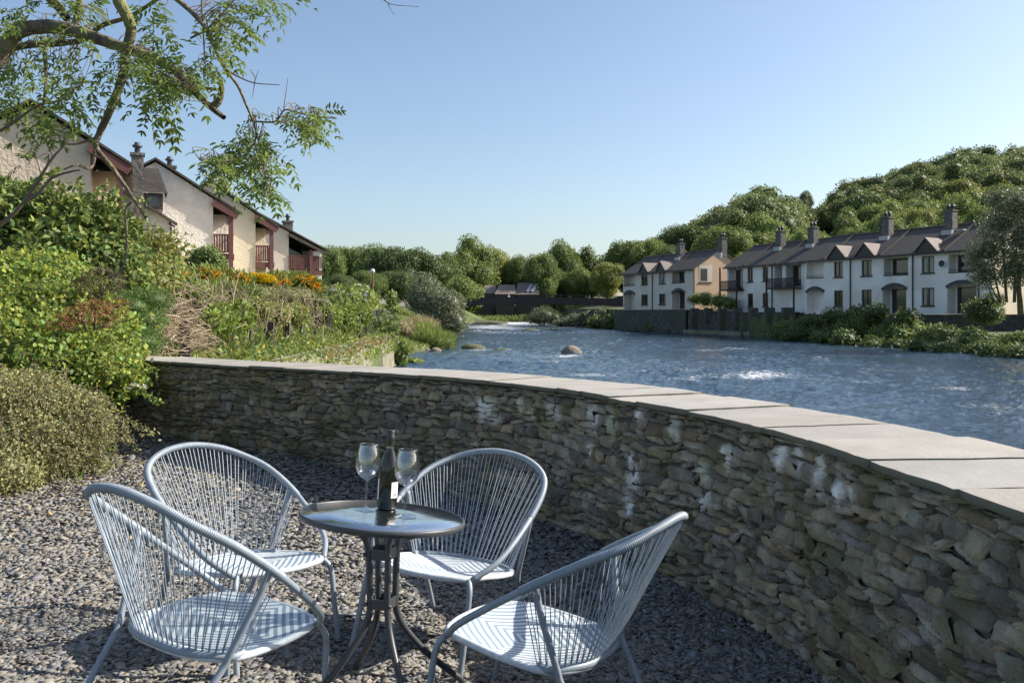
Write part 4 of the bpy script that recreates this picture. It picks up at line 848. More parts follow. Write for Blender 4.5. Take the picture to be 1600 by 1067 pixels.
# far meadow beyond the footbridge
def blades(name, lab, n, pick, h0, h1, m, cat='grass', wid=1., hue=.25, lean=.5, kind='blade', base=None):
    P = pick(n); n = len(P); D = R.normal(0, lean, (n,3)); D[:,2] = 1; V,F,k = leaves(P, D, rdir(n), R.uniform(h0,h1,n), kind, wid); o = mnp(name, V, F, m, col=lcol(n,k,.35,hue,base)); tag(o, lab, cat, kind='stuff'); return o
def pick_meadow(n): y = R.uniform(186,240,n); x = R.uniform(-25,16,n); return np.c_[x,y,ground(x,y)-.1]
blades('meadow_grass', 'sunlit long grass on the meadow beyond the footbridge', 22000, pick_meadow, .5, 1.3, M['grass'], wid=4)
def pick_lawn(n): y = R.uniform(46,110,n); x = xL(y)-R.uniform(0,1,n)**1.0*10; return np.c_[x,y,ground(x,y)-.05]
blades('bank_grass', 'rough green grass on the left bank past the garden', 26000, pick_lawn, .15,.45, M['grass'], wid=3)
# footbridge
br = empty('footbridge', (4,150,3.0), 'long dark timber footbridge with solid parapet spanning the river', 'bridge')
K = 26; dk = MB(); PA = [MB(), MB()]; RL = [MB(), MB()]
for i in range(K):
    x0 = -17+i*35/K; x1 = x0+35/K; zf_ = lambda x: .12-.0022*(x-0)**2*.6
    for x_a,x_b in ((x0,x1),):
        za, zb2 = zf_(x_a), zf_(x_b)
        for yy,mb,rl_ in ((-1.,PA[0],RL[0]),(1.,PA[1],RL[1])):
            mb.add([(x_a,yy,za),(x_b,yy,zb2),(x_b,yy,zb2+1.30),(x_a,yy,za+1.30),(x_a,yy+.12,za),(x_b,yy+.12,zb2),(x_b,yy+.12,zb2+1.30),(x_a,yy+.12,za+1.30)], [(0,1,2,3),(4,7,6,5),(3,2,6,7),(0,4,5,1)])
            rl_.bar((x_a,yy+.05,za+1.72),(x_b,yy+.05,zb2+1.72),.14,.10); rl_.bar((x_a,yy+.05,za+1.30),(x_a,yy+.05,za+1.70),.10)
        dk.add([(x_a,-.99,za+.25),(x_b,-.99,zb2+.25),(x_b,.99,zb2+.25),(x_a,.99,za+.25)], [(0,1,2,3)])
[q.build('parapet', M['bridge'], br) for q in PA]; [q.build('handrail', M['bridge'], br) for q in RL]; dk.build('deck', M['bridge'], br)
for x in (-17.5,18.5): mb = MB(); mb.box(x-1.6,x+1.6,-1.6,1.6,-4.0,.9); mb.build('abutment', M['farwall'], br)
# person on the bridge
def skin_fig(name, J, E, rads, m, parent=None):
    me = bpy.data.meshes.new(name); me.from_pydata(J, E, []); o = bpy.data.objects.new(name, me); C.objects.link(o); me.materials.append(m)
    md = o.modifiers.new('s', 'SKIN'); ss_ = o.modifiers.new('u','SUBSURF'); ss_.levels = 1; ss_.render_levels = 2
    for v,r_ in zip(me.skin_vertices[0].data if me.skin_vertices else [], rads): v.radius = (r_, r_)
    if parent: o.parent = parent
    return o
J = [(0,0,.95),(0,0,1.15),(0,0,1.40),(0,0,1.52),(0,0,1.62),(0,0,1.74),(.19,0,1.40),(.24,.02,1.15),(.22,-.12,.95),(-.19,0,1.40),(-.24,.02,1.15),(-.22,-.12,.95),(.1,0,.9),(.11,0,.5),(.11,0,.05),(.11,-.12,.02),(-.1,0,.9),(-.11,0,.5),(-.11,0,.05),(-.11,-.12,.02)]
E_ = [(0,1),(1,2),(2,3),(3,4),(4,5),(2,6),(6,7),(7,8),(2,9),(9,10),(10,11),(0,12),(12,13),(13,14),(14,15),(0,16),(16,17),(17,18),(18,19)]
Rr = [.15,.14,.15,.06,.095,.08,.06,.05,.035,.06,.05,.035,.09,.065,.045,.035,.09,.065,.045,.035]
pr_ = empty('person', (-.62,149.6,3.25), 'tiny person in a pale top standing on the footbridge in front of the brown roofs', 'person')
me = bpy.data.meshes.new('body'); me.from_pydata(J, E_, []); bd = bpy.data.objects.new('body', me); C.objects.link(bd); me.materials.append(M['skin'])
md = bd.modifiers.new('skin', 'SKIN')
if not me.skin_vertices:
    bpy.context.view_layer.objects.active = bd; bpy.ops.mesh.customdata_skin_add()
for v,r_ in zip(me.skin_vertices[0].data, Rr): v.radius = (r_, r_)
me.skin_vertices[0].data[0].use_root = True; bd.modifiers.new('sub', 'SUBSURF').render_levels = 2; bd.parent = pr_
V,F = lathe([(.17,.92),(.18,1.1),(.20,1.3),(.19,1.42),(.07,1.50)], 18); V[:,1] *= .75; mnp('shirt', V, F, M['cloth'], pr_, smooth=True)
# brown-roofed low buildings behind the bridge
def shed(name, lab, x0, x1, Y, ze, zr, dep, dorm=0):
    o = empty(name, (x0,Y,0), lab, 'building'); w_ = x1-x0; mb = MB(); mb.box(0,w_,.3,dep,1,ze); mb.build('wall', M['post'], o)
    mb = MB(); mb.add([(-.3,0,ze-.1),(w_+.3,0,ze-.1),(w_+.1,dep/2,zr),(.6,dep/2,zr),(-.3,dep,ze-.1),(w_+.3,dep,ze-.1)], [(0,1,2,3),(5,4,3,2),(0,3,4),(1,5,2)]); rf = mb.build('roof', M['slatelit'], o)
    for k in range(dorm): mb = MB(); q = .45+.22*k; mb.add([(w_*q,dep*.1,ze+.5*(zr-ze)*.35),(w_*q+.8,dep*.1,ze+.5*(zr-ze)*.35),(w_*q+1.8,dep*.36,ze+(zr-ze)*.78),(w_*q+1.0,dep*.36,ze+(zr-ze)*.78)], [(0,1,2,3)]); mb.V[0][:,2] += .3; mb.build('rooflight', M['lead'], rf)
    return o
shed('low_building', 'low building with brown hipped roof, left one of three behind the footbridge', -6.9,-4.0,200,6.4,8.3,8)
shed('low_building', 'low building with brown pitched roof, middle one of three behind the footbridge', -3.7,.6,198,6.2,8.4,8)
shed('low_building', 'low building with two pale rooflights, right one of three behind the footbridge', .9,6.0,199,6.0,8.9,8, 2)
# lamp post
lp = empty('street_lamp', (-13.0,80,float(ground(np.array([-13.]),np.array([80.]))[0])), 'slim rust brown lamp post with pale globe on the left bank lawn', 'lamp'); zt = 5.3-lp.location.z
mb = MB(); mb.tube([(0,0,-.1),(0,0,zt)], .075, 8); mb.build('pole', M['rust_post'], lp); mb = MB(); mb.add(ICV*.22+np.array([0,0,zt+.18]), ICF.tolist()); mb.build('globe', M['globe'], lp, smooth=True)
# rocks
def rock(name, lab, px, py, wpx, hpx, m, seed, Yd=1.3):
    x,y = wpos(px, py); s = wpx*y/FPX/2; hh = hpx*y/FPX; V = ICV3*(1+.16*vnoise(ICV3, .9, seed))[:,None]; V[:,2] = np.where(V[:,2] > 0, V[:,2]**.8 if False else V[:,2], V[:,2]); V = V*np.array([s,s*.8,hh])
    o = mnp(name, V, ICF3, m, smooth=True); o.location = (x,y,float(zwat(y))+.0); tag(o, lab, 'rock'); return o
rock('river_rock','rounded pale boulder standing alone in mid river',893,553,32,13,M['rock'],1)
rock('river_rock','long low mossy rock just left of mid river',738,545,40,8,M['mossrock'],2)
rock('river_rock','flat dark rock right of the mossy rock, awash',782,547,22,3,M['mossrock'],3)
rock('river_rock','small brown stone at the foot of the rushes, left one',664,547,16,5,M['rock'],4)
rock('river_rock','pale brown stone at the foot of the rushes, right one',681,549,19,6,M['rock'],5)
rock('river_rock','flat stone breaking the surface in front of the long house',1278,560,16,3,M['rock'],6)
rock('river_rock','mossy rock in the far rapids left of centre',828,517,32,4,M['mossrock'],7)
rock('river_rock','dark rock in the far rapids right of centre',866,517,14,4,M['mossrock'],8)
rock('river_rock','long dark ledge under the meadow edge',765,507,62,6,M['mossrock'],9)
rock('river_rock','dark stone in the white water near the right edge',1490,607,18,3,M['mossrock'],10)
rock('river_rock','cluster stone at the foot of the garden river wall',612,574,18,6,M['rock'],11)

#SECTION_GARDEN
# ---------------------------------------------------------------- river-side garden on the left
wall_run('garden_river_wall', 'pale rubble river wall below the overgrown garden', [(-5.32,12.5),(-5.6,26),(-6.1,45.2),(-8.6,46.4)], -1.7, .40, .45, M['bankwall'], cap=.02)
PS = [(289,531,13.9,.46),(333,526,16.5,.5),(362,524,18.,.5),(390,524,19.2,.5),(420,521,20.6,.42),(447,520,22.5,.5),(468,521,24,.45),(493,506,26.5,.32),(514,507,28.5,.5),(524,505,30,.5),(549,510,31.5,.62),(560,509,33.5,.7),(571,506,35,.55),(578,501,36.5,.78),(590,498,38,.55),(598,503,40,.5),(606,500,42,.5),(620,527,45,1.2)]
for i,(px,py,Y,hh) in enumerate(PS):
    c = at(px,py,Y); c[2] += .10; mb = MB(); w_ = R.uniform(.12,.17); mb.box(-w_/2,w_/2,-w_/2,w_/2,-hh/2-.25,hh/2); V = mb.V[0]; V[4:,0] += R.normal(0,.02); V[4:,2] += R.uniform(-.03,.03,4)
    o = mb.build('fence_post', M['post']); o.location = tuple(c); o.rotation_euler = (R.normal(0,.04),R.normal(0,.05),R.uniform(0,.6)); tag(o, f'weathered wooden stake along the garden river wall, {ORD[i]} from the left', 'fence post', 'stakes along the garden river wall')
def gtop(x, y): return ground(np.asarray(x), np.asarray(y))
def pick_bank(x0, x1, y0, y1):
    def f(n): y = R.uniform(y0**.5, y1**.5, n)**2; x = xL(y)-R.uniform(x0, x1, n); return np.c_[x,y,gtop(x,y)-.05]
    return f
blades('dry_grass', 'straw coloured stalks and dead stems along the top of the garden river wall', 22000, pick_bank(.25,2.8,11.5,44), .2,.65, M['straw'], wid=.9, lean=.35)
blades('garden_greenery', 'green weeds and long leaves filling the garden slope', 30000, pick_bank(.2,8.5,12,45), .25,.8, M['grass'], 'weeds', wid=2.0, lean=.45)
def pick_face(n): y = R.uniform(11.5,44.5,n); x = xL(y)+R.uniform(0,.15,n); return np.c_[x,y,R.uniform(-.5,.55,n)]
def leafmass(name, lab, n, pick, s0, s1, m, cat, kind='leaf', hue=.2, wid=1., out=.5, kind_='stuff'):
    P = pick(n); n = len(P); D = rdir(n); D[:,2] += out; V,F,k = leaves(P, D, unit(rdir(n)+np.array([0,0,.8])), R.uniform(s0,s1,n), kind, wid); o = mnp(name, V, F, m, col=lcol(n,k,.3,hue)); tag(o, lab, cat, kind=kind_); return o
leafmass('wall_top_weeds', 'weeds hanging over the near top of the garden river wall', 9000, lambda n: (lambda y: np.c_[xL(y)+R.uniform(-.6,.18,n), y, R.uniform(-.2,.75,n)])(R.uniform(3.4,5.6,n)**2), .05,.13, M['grass'], 'weeds', hue=.35)
leafmass('wall_top_weeds', 'dry and green weeds matted on the far top of the garden river wall', 9000, lambda n: (lambda y: np.c_[xL(y)+R.uniform(-.7,.12,n), y, .22+R.uniform(-.1,.18,n)])(R.uniform(5,6.7,n)**2), .08,.2, M['straw'], 'weeds', hue=.4)
leafmass('wall_weeds', 'trailing weeds growing from the face of the garden river wall', 2600, pick_face, .06,.16, M['lime'], 'weeds')
def pick_low(n): y = R.uniform(3.4,6.7,n)**2; x = xL(y)-R.uniform(0,8.5,n); return np.c_[x,y,gtop(x,y)+R.random(n)**1.3*.55]
leafmass('ground_cover', 'mixed low leafy ground cover between the garden shrubs', 42000, pick_low, .05,.14, M['bright'], 'ground cover', hue=.3)
def flower_bush(name, lab, lobes, m, fm, nf, fs_, dens, size, cat='flowering plant', kind='leaf', **kw):
    o = shrub(name, lab, lobes, m, dens, size, kind, cat, **kw); org = np.array(o.location); L3 = [(*at(a,b,Y), rx, ry, rz_) for a,b,Y,rx,ry,rz_ in lobes]; P = []
    for i in range(nf):
        l = L3[R.integers(len(L3))]; d = unit(R.normal(size=3)); d[2] = abs(d[2]); d[1] = -abs(d[1]) if R.random() < .7 else d[1]; P.append(np.array(l[:3])+d*np.array(l[3:])*R.uniform(.98,1.12))
    P = np.array(P); Vs=[];Fs=[];Cs=[];n0=0
    for k in range(5):
        a = k*2*np.pi/5; n = len(P); D = np.tile((math.cos(a),math.sin(a),.55),(n,1))+R.normal(0,.2,(n,3)); V,F,kk = leaves(P, D, np.tile((0,0,1.),(n,1)), fs_*R.uniform(.7,1.2,n), 'rhomb', 1.5); Vs.append(V);Fs.append(F+n0);Cs.append(lcol(n,kk,.15,.06)); n0+=len(V)
    mnp('flowers', np.vstack(Vs)-org, np.vstack(Fs), fm, o, col=np.vstack(Cs)); return o
flower_bush('daylily_clump', 'orange day lilies in the long bed, left clump below the second house', [(285,447,25,.4,.4,.34),(300,443,27,.5,.5,.4),(322,441,27,.5,.5,.42),(345,443,28,.5,.5,.42),(368,447,28,.5,.5,.4)], M['bright'], M['orange'], 420, .10, 160, .28, wid=.45, out=1.2, droop=-1.)
flower_bush('daylily_clump', 'orange day lilies in the long bed, right clump below the far house', [(432,447,32,.5,.5,.4),(452,447,33,.6,.5,.42),(472,449,33,.6,.5,.45),(487,459,33,.4,.4,.5)], M['bright'], M['orange'], 420, .11, 140, .28, wid=.45, out=1.2, droop=-1.)
flower_bush('goldenrod', 'bright yellow flowering clump between the two orange ones', [(395,441,30,.4,.4,.28),(412,443,30,.45,.4,.3)], M['yellowish'], M['yellow'], 900, .07, 120, .14)
flower_bush('hydrangea', 'green hydrangea with lilac heads near the lawn', [(515,470,36,.8,.7,.6),(535,466,38,.8,.7,.6),(505,485,35,.7,.7,.6),(550,472,40,.7,.6,.55)], M['bright'], M['lilac'], 34, .13, 130, .17)
flower_bush('hydrangea', 'rounded green hydrangea with pale heads, right of the lilac one', [(560,462,42,.7,.6,.55),(572,470,43,.6,.6,.5)], M['lime'], M['white_fl'], 26, .15, 130, .17)
flower_bush('loosestrife', 'pink purple wild flowers behind the last stakes', [(596,500,40,.5,.5,.5),(608,508,42,.5,.5,.6),(585,505,38,.4,.4,.4)], M['mid'], M['lilac'], 70, .08, 120, .16)
shrub('young_shrub', 'slender leafy sapling on the lawn edge behind the stakes', [(612,466,60,.45,.45,.5),(614,482,60,.5,.5,.6)], M['bright'], 70, .22, 'leaf')
shrub('round_shrub', 'rounded dark green shrub in front of the second house', [(310,408,29,.45,.45,.42),(326,404,29,.5,.45,.42),(336,412,29,.35,.4,.35)], M['mid'], 260, .11, 'leaf')
shrub('grey_shrub', 'grey-green low shrub under the yellow flowers', [(400,462,27,.7,.6,.35),(440,463,28,.8,.6,.35),(470,462,29,.5,.5,.3)], M['olive'], 260, .09, 'leaf', wid=.6)
shrub('leafy_perennial', 'broad leaved green perennials in the middle of the garden slope', [(345,468,22,.5,.5,.4),(375,470,22,.5,.5,.35),(320,470,21,.45,.4,.35)], M['bright'], 220, .22, 'leaf', wid=.5, out=1.3, droop=-.9)
shrub('leafy_perennial', 'dark leafy weeds above the wall between the stakes', [(492,530,27,.35,.3,.3),(510,525,28,.35,.3,.3)], M['mid'], 220, .14, 'leaf')
def twigs(name, lab, boxes, n, l0, l1, r, m, cat='twigs', up=.2):
    mb = MB()
    for i in range(n):
        b = boxes[R.integers(len(boxes))]; c = at(b[0]+R.uniform(-1,1)*b[3], b[1]+R.uniform(-1,1)*b[4], b[2]+R.uniform(-.5,.5)); d = rdir(1)[0]; d[2] = d[2]*.5+up*R.normal(); d = unit(d); L_ = R.uniform(l0,l1); bend = rdir(1)[0]*L_*.25
        mb.tube(crom([c-d*L_/2, c+bend*.5, c+d*L_/2+bend*.1], 3), r*R.uniform(.5,1.3), 4, False)
    o = mb.build(name, m, smooth=True); tag(o, lab, cat, kind='stuff'); return o
M['drytwig'] = mat('dry_twig', (.42,.33,.23), .9, (.25,.18,.12), 6)
twigs('brushwood', 'tangle of dry pale twigs and bare stems above the wall', [(262,500,12.5,26,26),(285,480,13.2,20,26),(250,530,12,22,18),(305,525,14,22,22)], 230, .3, .9, .006, M['drytwig'])
twigs('dead_stems', 'upright dead flower stems over the garden slope', [(400,480,20,70,24),(330,480,17,50,30),(470,490,24,50,22)], 260, .4, .9, .006, M['drytwig'], up=1.6)
[shrub('garden_shrub', lab, lo, M[mm], de, si, 'leaf', **kw) for lab,lo,mm,de,si,kw in [
 ('bright green leafy shrub at the top of the bank behind the brushwood', [(290,455,17,.4,.4,.3),(265,448,17,.35,.4,.28),(312,460,18,.35,.35,.3)], 'bright', 380, .09, {}),
 ('tall green weeds among the straw stems above the near stakes', [(345,500,16,.3,.3,.3),(370,495,17,.35,.3,.3),(330,505,15.5,.2,.2,.22)], 'lime', 340, .10, dict(out=1.2,droop=-.6)),
 ('yellow-green weedy shrub below the grey-green one', [(430,490,22,.45,.4,.3),(460,492,23,.4,.4,.3),(405,485,21,.35,.35,.3)], 'yellowish', 300, .10, {}),
 ('fresh green shrub behind the right stakes', [(535,500,31,.6,.5,.45),(560,492,34,.6,.5,.45),(515,495,30,.45,.45,.4)], 'lime', 220, .13, {})]]
# shrubs at the left of the patio
shrub('bramble', 'lime green bramble spilling over the end of the stone wall', [(40,570,8.6,.75,.6,.5),(110,575,8.8,.6,.5,.42),(165,590,8.9,.42,.4,.32),(60,510,9.3,.8,.6,.5),(130,515,9.6,.6,.5,.4),(0,470,9.6,.8,.6,.5),(60,440,10,.7,.6,.4),(-40,560,8.6,.7,.6,.6),(170,560,9.4,.4,.4,.3),(0,520,9.2,.7,.6,.5)], M['lime'], 1000, .058, 'leaf', wid=1.2, hue=.3, shell=.5, var=.45)
shrub('cotoneaster', 'olive small-leaved cotoneaster arching over the gravel edge', [(35,640,7.4,.55,.5,.34),(95,655,7.5,.42,.4,.28),(-20,660,7.2,.6,.5,.45),(125,680,7.4,.24,.24,.24),(20,700,7.0,.5,.4,.32),(70,700,7.2,.36,.34,.28),(-10,740,6.6,.42,.4,.26)], M['olive'], 4200, .026, 'leaf', wid=1.2, hue=.15, shell=.4, var=.22, out=.8)
shrub('laurel_shrub', 'big glossy dark green shrub below the nearest gable', [(30,350,12.2,.9,.8,.55),(95,345,12.3,.7,.7,.42),(150,365,12.5,.6,.6,.45),(60,400,11.8,.9,.8,.5),(130,410,12,.7,.6,.45),(-30,380,12,.9,.8,.7),(180,400,12.6,.45,.5,.42),(185,440,12.2,.45,.45,.35)], M['mid'], 420, .11, 'leaf', hue=.2, var=.4)
shrub('dwarf_conifer', 'dark clipped conifer at the far left under the branches', [(5,310,13.5,.5,.5,.34),(-20,320,13.5,.5,.5,.4)], M['conifer'], 1200, .05, 'rhomb', cat='conifer')
shrub('golden_shrub', 'yellow-green shrub with pale tips below the white gable', [(215,400,15,.55,.5,.42),(245,405,15.5,.5,.5,.4),(258,425,15,.35,.4,.3),(205,430,14.5,.5,.5,.4),(235,445,14.5,.5,.5,.35)], M['yellowish'], 420, .08, 'leaf', hue=.25, var=.4)
shrub('feathery_conifer', 'feathery bright green conifer sprays beside the dry brushwood', [(200,480,11,.35,.35,.2),(235,470,11.3,.3,.3,.18),(170,470,11,.3,.3,.22),(225,500,11,.3,.3,.16),(190,530,10.5,.42,.35,.22),(225,535,10.4,.25,.3,.14)], M['conifer'], 3200, .04, 'blade', cat='conifer', wid=3, out=1.2, droop=.1, var=.35)
shrub('dead_fern', 'rust orange dead conifer foliage among the brambles', [(125,492,8.55,.17,.14,.08),(95,505,8.45,.13,.12,.07),(150,480,8.7,.17,.14,.07),(182,478,9.3,.14,.12,.09),(170,500,8.9,.12,.1,.06)], M['rust'], 1500, .045, 'blade', cat='plant', wid=3, out=.8, core=.3)
shrub('brown_shrub', 'small dark brown withered shrub in the green foliage', [(160,440,9.4,.24,.2,.15),(140,450,9.3,.18,.18,.12)], leafm('withered', (.09,.065,.035), .1), 2600, .05, 'blade', wid=2.5, core=0)

def arching(oname, lobes, n, l0, l1, size, m, per, dirx=(.8,-.5,-.25)):
    """wiry shoots arching out of a shrub, clothed in small leaves"""
    o = bpy.data.objects[oname]; org = np.array(o.location); L3 = [(*at(a,b,Y), rx, ry, rz_) for a,b,Y,rx,ry,rz_ in lobes]; mb = MB(); Q = []; DD = []
    for i in range(n):
        l = L3[R.integers(len(L3))]; d = unit(R.normal(size=3)+np.array([.5,-.8,.5])); p0 = np.array(l[:3])+d*np.array(l[3:])*.9; L_ = R.uniform(l0,l1); t = unit(np.array(dirx)+R.normal(0,.45,3)); P = crom([p0-d*.1, p0+d*.05+t*L_*.35+np.array([0,0,.04]), p0+t*L_*.75, p0+t*L_+np.array([0,0,-.12*L_/.4])], 8)
        mb.tube(P-org, np.linspace(.004,.0012,len(P)), 4, False); k = (R.random(per)*(len(P)-1)).astype(int); Q.append(P[k]+R.normal(0,.009,(per,3))); DD.append(np.tile(t,(per,1)))
    Q = np.vstack(Q); DD = np.vstack(DD); mb.build('shoots', M['twig'], o); V,F,k = leaves(Q, DD*.6+rdir(len(Q)), unit(rdir(len(Q))+np.array([0,0,1.])), size*R.uniform(.6,1.2,len(Q)), 'leaf', 1.1); mnp('shoot_leaves', V-org, F, m, o, col=lcol(len(Q),k,.35,.2))
arching('cotoneaster', [(35,640,7.4,.55,.5,.34),(95,655,7.5,.42,.4,.28),(-20,660,7.2,.6,.5,.45),(125,680,7.4,.24,.24,.24),(20,700,7.0,.5,.4,.32),(70,700,7.2,.36,.34,.28)], 260, .2,.42, .022, M['olive'], 60)
arching('laurel_shrub', [(30,350,12.2,.9,.8,.55),(95,345,12.3,.7,.7,.42),(150,365,12.5,.6,.6,.45),(180,400,12.6,.45,.5,.42)], 90, .25,.55, .09, M['bright'], 14, (.4,-.4,.5))
arching('golden_shrub', [(215,400,15,.55,.5,.42),(245,405,15.5,.5,.5,.4)], 50, .25,.5, .08, M['yellowish'], 14, (.2,-.3,.9))
arching('bramble', [(110,575,8.8,.6,.5,.42),(165,590,8.9,.42,.4,.32),(60,510,9.3,.8,.6,.5),(130,515,9.6,.6,.5,.4),(40,570,8.6,.75,.6,.5)], 110, .25,.5, .055, M['lime'], 16, (.5,-.6,.1))
# arching sprays hanging over the wall end and gravel
def spray(lab, P, n, size, m, name='bramble_spray', cat='plant', wid=1.2):
    c = crom([at(*q) for q in P], 8); org = c[0].copy(); o = empty(name, tuple(org), lab, cat); mb = MB(); mb.tube(c-org, np.linspace(.006,.002,len(c)), 5); mb.build('stem', M['twig'], o)
    t = R.random(n); i = (t*(len(c)-1)).astype(int); Q = c[i]+R.normal(0,.025,(n,3)); V,F,k = leaves(Q, rdir(n)+np.array([.3,0,-.2]), unit(rdir(n)+np.array([0,0,1.2])), size*R.uniform(.6,1.2,n), 'leaf', wid); mnp('foliage', V-org, F, m, o, col=lcol(n,k,.3,.2)); return o
SP = [([(150,590,8.8),(190,600,8.6),(225,612,8.3),(250,628,8.1)],90,.06,'lime','topmost'),([(140,600,8.6),(175,640,8.3),(205,660,8.0),(245,684,7.8)],160,.035,'olive','lowest, longest'),([(120,610,8.4),(160,640,8.2),(190,665,8.0),(200,690,7.9)],140,.035,'olive','second lowest'),([(160,575,8.9),(195,590,8.7),(215,580,8.6)],60,.06,'lime','short upright'),([(110,640,7.9),(140,665,7.7),(165,690,7.5),(172,712,7.4)],120,.035,'lime','small-leaved'),([(90,700,7.3),(110,730,7.1),(125,748,7.0)],70,.05,'lime','ground-level'),([(130,700,7.4),(150,718,7.3),(176,732,7.2)],60,.05,'lime','drooping low')]
for P,n,s_,m_,w_ in SP: spray(f'{w_} leafy spray reaching over the gravel at the wall end', P, n, s_, M[m_], wid=1.1)
flower_bush('bramble_flowers', 'tuft of pale pink blossom at the tip of a bramble by the wall', [(215,608,8.4,.08,.08,.05)], M['lime'], M['white_fl'], 14, .03, 600, .04, stem=False)
def pick_lit(n): x = R.uniform(-4.2,-2.,n); y = R.uniform(5.2,8.2,n); ok = inside(x,y) > .1; x=x[ok];y=y[ok]; return np.c_[x,y,pat(x,y)+.02]
leafmass('leaf_litter', 'fallen brown leaves and stalks on the gravel edge', 500, pick_lit, .02,.05, M['straw'], 'leaf litter', out=0)

#SECTION_ASH
# ---------------------------------------------------------------- overhanging ash tree, top left
ash = empty('ash_tree', (-3.75,5.3,.1), 'mossy ash tree leaning in from the left, its leafy branches hanging over the view', 'tree'); AO = np.array(ash.location)
def limb(P, r0, r1, m=M['bark'], n=10, name='branch', rough=.12, k=8):
    c = crom([q if len(q) == 3 and isinstance(q, np.ndarray) else at(*q) for q in P], k); r = np.linspace(r0, r1, len(c)); V,F = tube(c, r, n)
    V += rdir(len(V))*np.repeat(r, n)[:,None]*rough*(.5+.8*np.abs(vnoise(V, 5, 3)))[:,None]*.7; mnp(name, V-AO, F, m, ash, smooth=True); return c
B_ = {}
A3 = lambda *q: np.array(q, float)
limb([A3(-3.95,5.35,-.1),A3(-3.88,5.28,1.0),A3(-3.72,5.18,1.9),A3(-3.55,5.1,2.6),A3(-3.4,5.0,3.3),A3(-3.15,4.9,3.9),A3(-2.8,4.8,4.4)], .15, .055, name='trunk')
limb([A3(-3.75,5.2,1.75),A3(-3.60,5.12,2.2),A3(-3.36,5.05,2.62)], .085, .056)
limb([A3(-3.4,5.0,3.3),A3(-3.0,4.85,3.62),A3(-2.5,4.72,3.55),at(178,-40,4.7)], .055, .036)
limb([A3(-2.8,4.8,4.4),A3(-2.4,4.65,4.3),A3(-2.05,4.6,3.8),at(265,-10,4.6)], .05, .014); limb([A3(-2.8,4.8,4.4),A3(-2.0,4.6,4.45),A3(-1.3,4.45,4.0),at(540,-60,4.4)], .045, .006)
limb([A3(-3.2,4.92,3.75),A3(-2.7,4.95,3.7),at(128,-20,5)], .03, .02); limb([A3(-3.3,5.0,3.5),A3(-3.0,5.0,3.55),at(60,-20,5)], .035, .03)
B_['a'] = limb([(-90,175,5.05),(-30,120,5),(0,88,5),(25,52,5),(65,42,5),(110,47,4.95),(150,60,4.9),(185,72,4.85),(230,88,4.8),(275,112,4.8),(305,145,4.75),(330,168,4.75),(350,184,4.7)], .054, .014)
limb([(331,168,4.75),(342,158,4.75),(346,140,4.73),(345,124,4.72)], .022, .013); limb([(300,138,4.78),(320,138,4.8),(345,141,4.75)], .009,.008)
B_['b'] = limb([(178,-40,4.7),(185,0,4.7),(198,25,4.7),(205,50,4.72),(196,85,4.75),(192,118,4.8),(175,165,4.8),(157,205,4.85),(150,230,4.85),(175,262,4.85),(200,298,4.8),(228,340,4.75)], .036, .009)
B_['c'] = limb([(-30,95,5.3),(10,78,5.3),(50,70,5.3),(90,68,5.25),(130,62,5.2),(160,40,5.1),(205,25,5.1),(260,-10,5)], .026, .010)
B_['d'] = limb([(265,-10,4.6),(300,20,4.6),(325,50,4.6),(340,85,4.62),(352,108,4.65),(372,135,4.7),(385,165,4.7),(396,190,4.7)], .014, .006)
B_['e'] = limb([(396,190,4.7),(400,215,4.7),(385,240,4.7),(360,262,4.7),(330,258,4.7),(312,250,4.7)], .006,.003,M['twig'])
B_['f'] = limb([(396,190,4.7),(405,225,4.7),(412,258,4.7),(418,295,4.7),(425,320,4.7)], .006,.003,M['twig'])
B_['g'] = limb([(396,190,4.7),(430,190,4.68),(446,172,4.66),(478,180,4.65),(510,185,4.65)], .005,.003,M['twig']); limb([(443,172,4.66),(446,150,4.65),(450,122,4.65)], .003,.0015,M['twig'],5)
limb([(352,108,4.65),(372,120,4.6),(398,130,4.6),(437,133,4.6)], .006,.002,M['twig'],6); limb([(398,128,4.6),(404,110,4.6)], .003,.001,M['twig'],5); limb([(398,128,4.6),(394,155,4.6)], .003,.001,M['twig'],5)
B_['h'] = limb([(0,352,4.4),(30,325,4.4),(55,290,4.4),(80,250,4.4),(100,228,4.45)], .011,.005,M['twig']); B_['i'] = limb([(40,315,4.4),(62,300,4.4),(82,278,4.4),(112,268,4.4),(125,266,4.4)], .010,.004,M['twig'])
limb([(150,230,4.85),(142,262,4.8),(120,258,4.7),(100,265,4.6)], .012,.004,M['twig']); limb([(152,215,4.85),(120,225,4.8),(100,225,4.7)], .008,.004,M['twig'])
limb([(205,316,4.8),(196,330,4.8),(198,370,4.8),(195,410,4.8),(182,430,4.8),(175,440,4.8)], .008,.003,M['twig']); limb([(0,205,4.6),(30,185,4.6),(60,165,4.6),(90,158,4.6),(130,130,4.7)], .008,.004,M['twig'])
limb([(128,-20,5),(122,20,5),(118,35,5),(112,45,4.97)], .02,.018); limb([(60,-20,5),(90,10,5),(105,30,5)], .03,.022); limb([(590,-8,4.4),(602,2,4.4),(615,8,4.4),(655,11,4.4)], .004,.001,M['twig'],5); limb([(606,5,4.4),(610,15,4.4),(617,24,4.4)], .002,.001,M['twig'],5)
limb([(540,-60,4.4),(570,-30,4.4),(590,-8,4.4)], .006,.004,M['twig'],5)
limb([(66,60,5.2),(72,110,5.1),(70,150,5),(60,200,4.9)], .014,.005,M['twig']); limb([(315,0,4.6),(318,60,4.6),(322,118,4.65)], .005,.003,M['twig'],5); limb([(298,60,4.6),(320,48,4.55),(340,30,4.5),(370,-5,4.5)], .006,.004,M['twig'],5)
lv=[[],[],[]]; ln=0
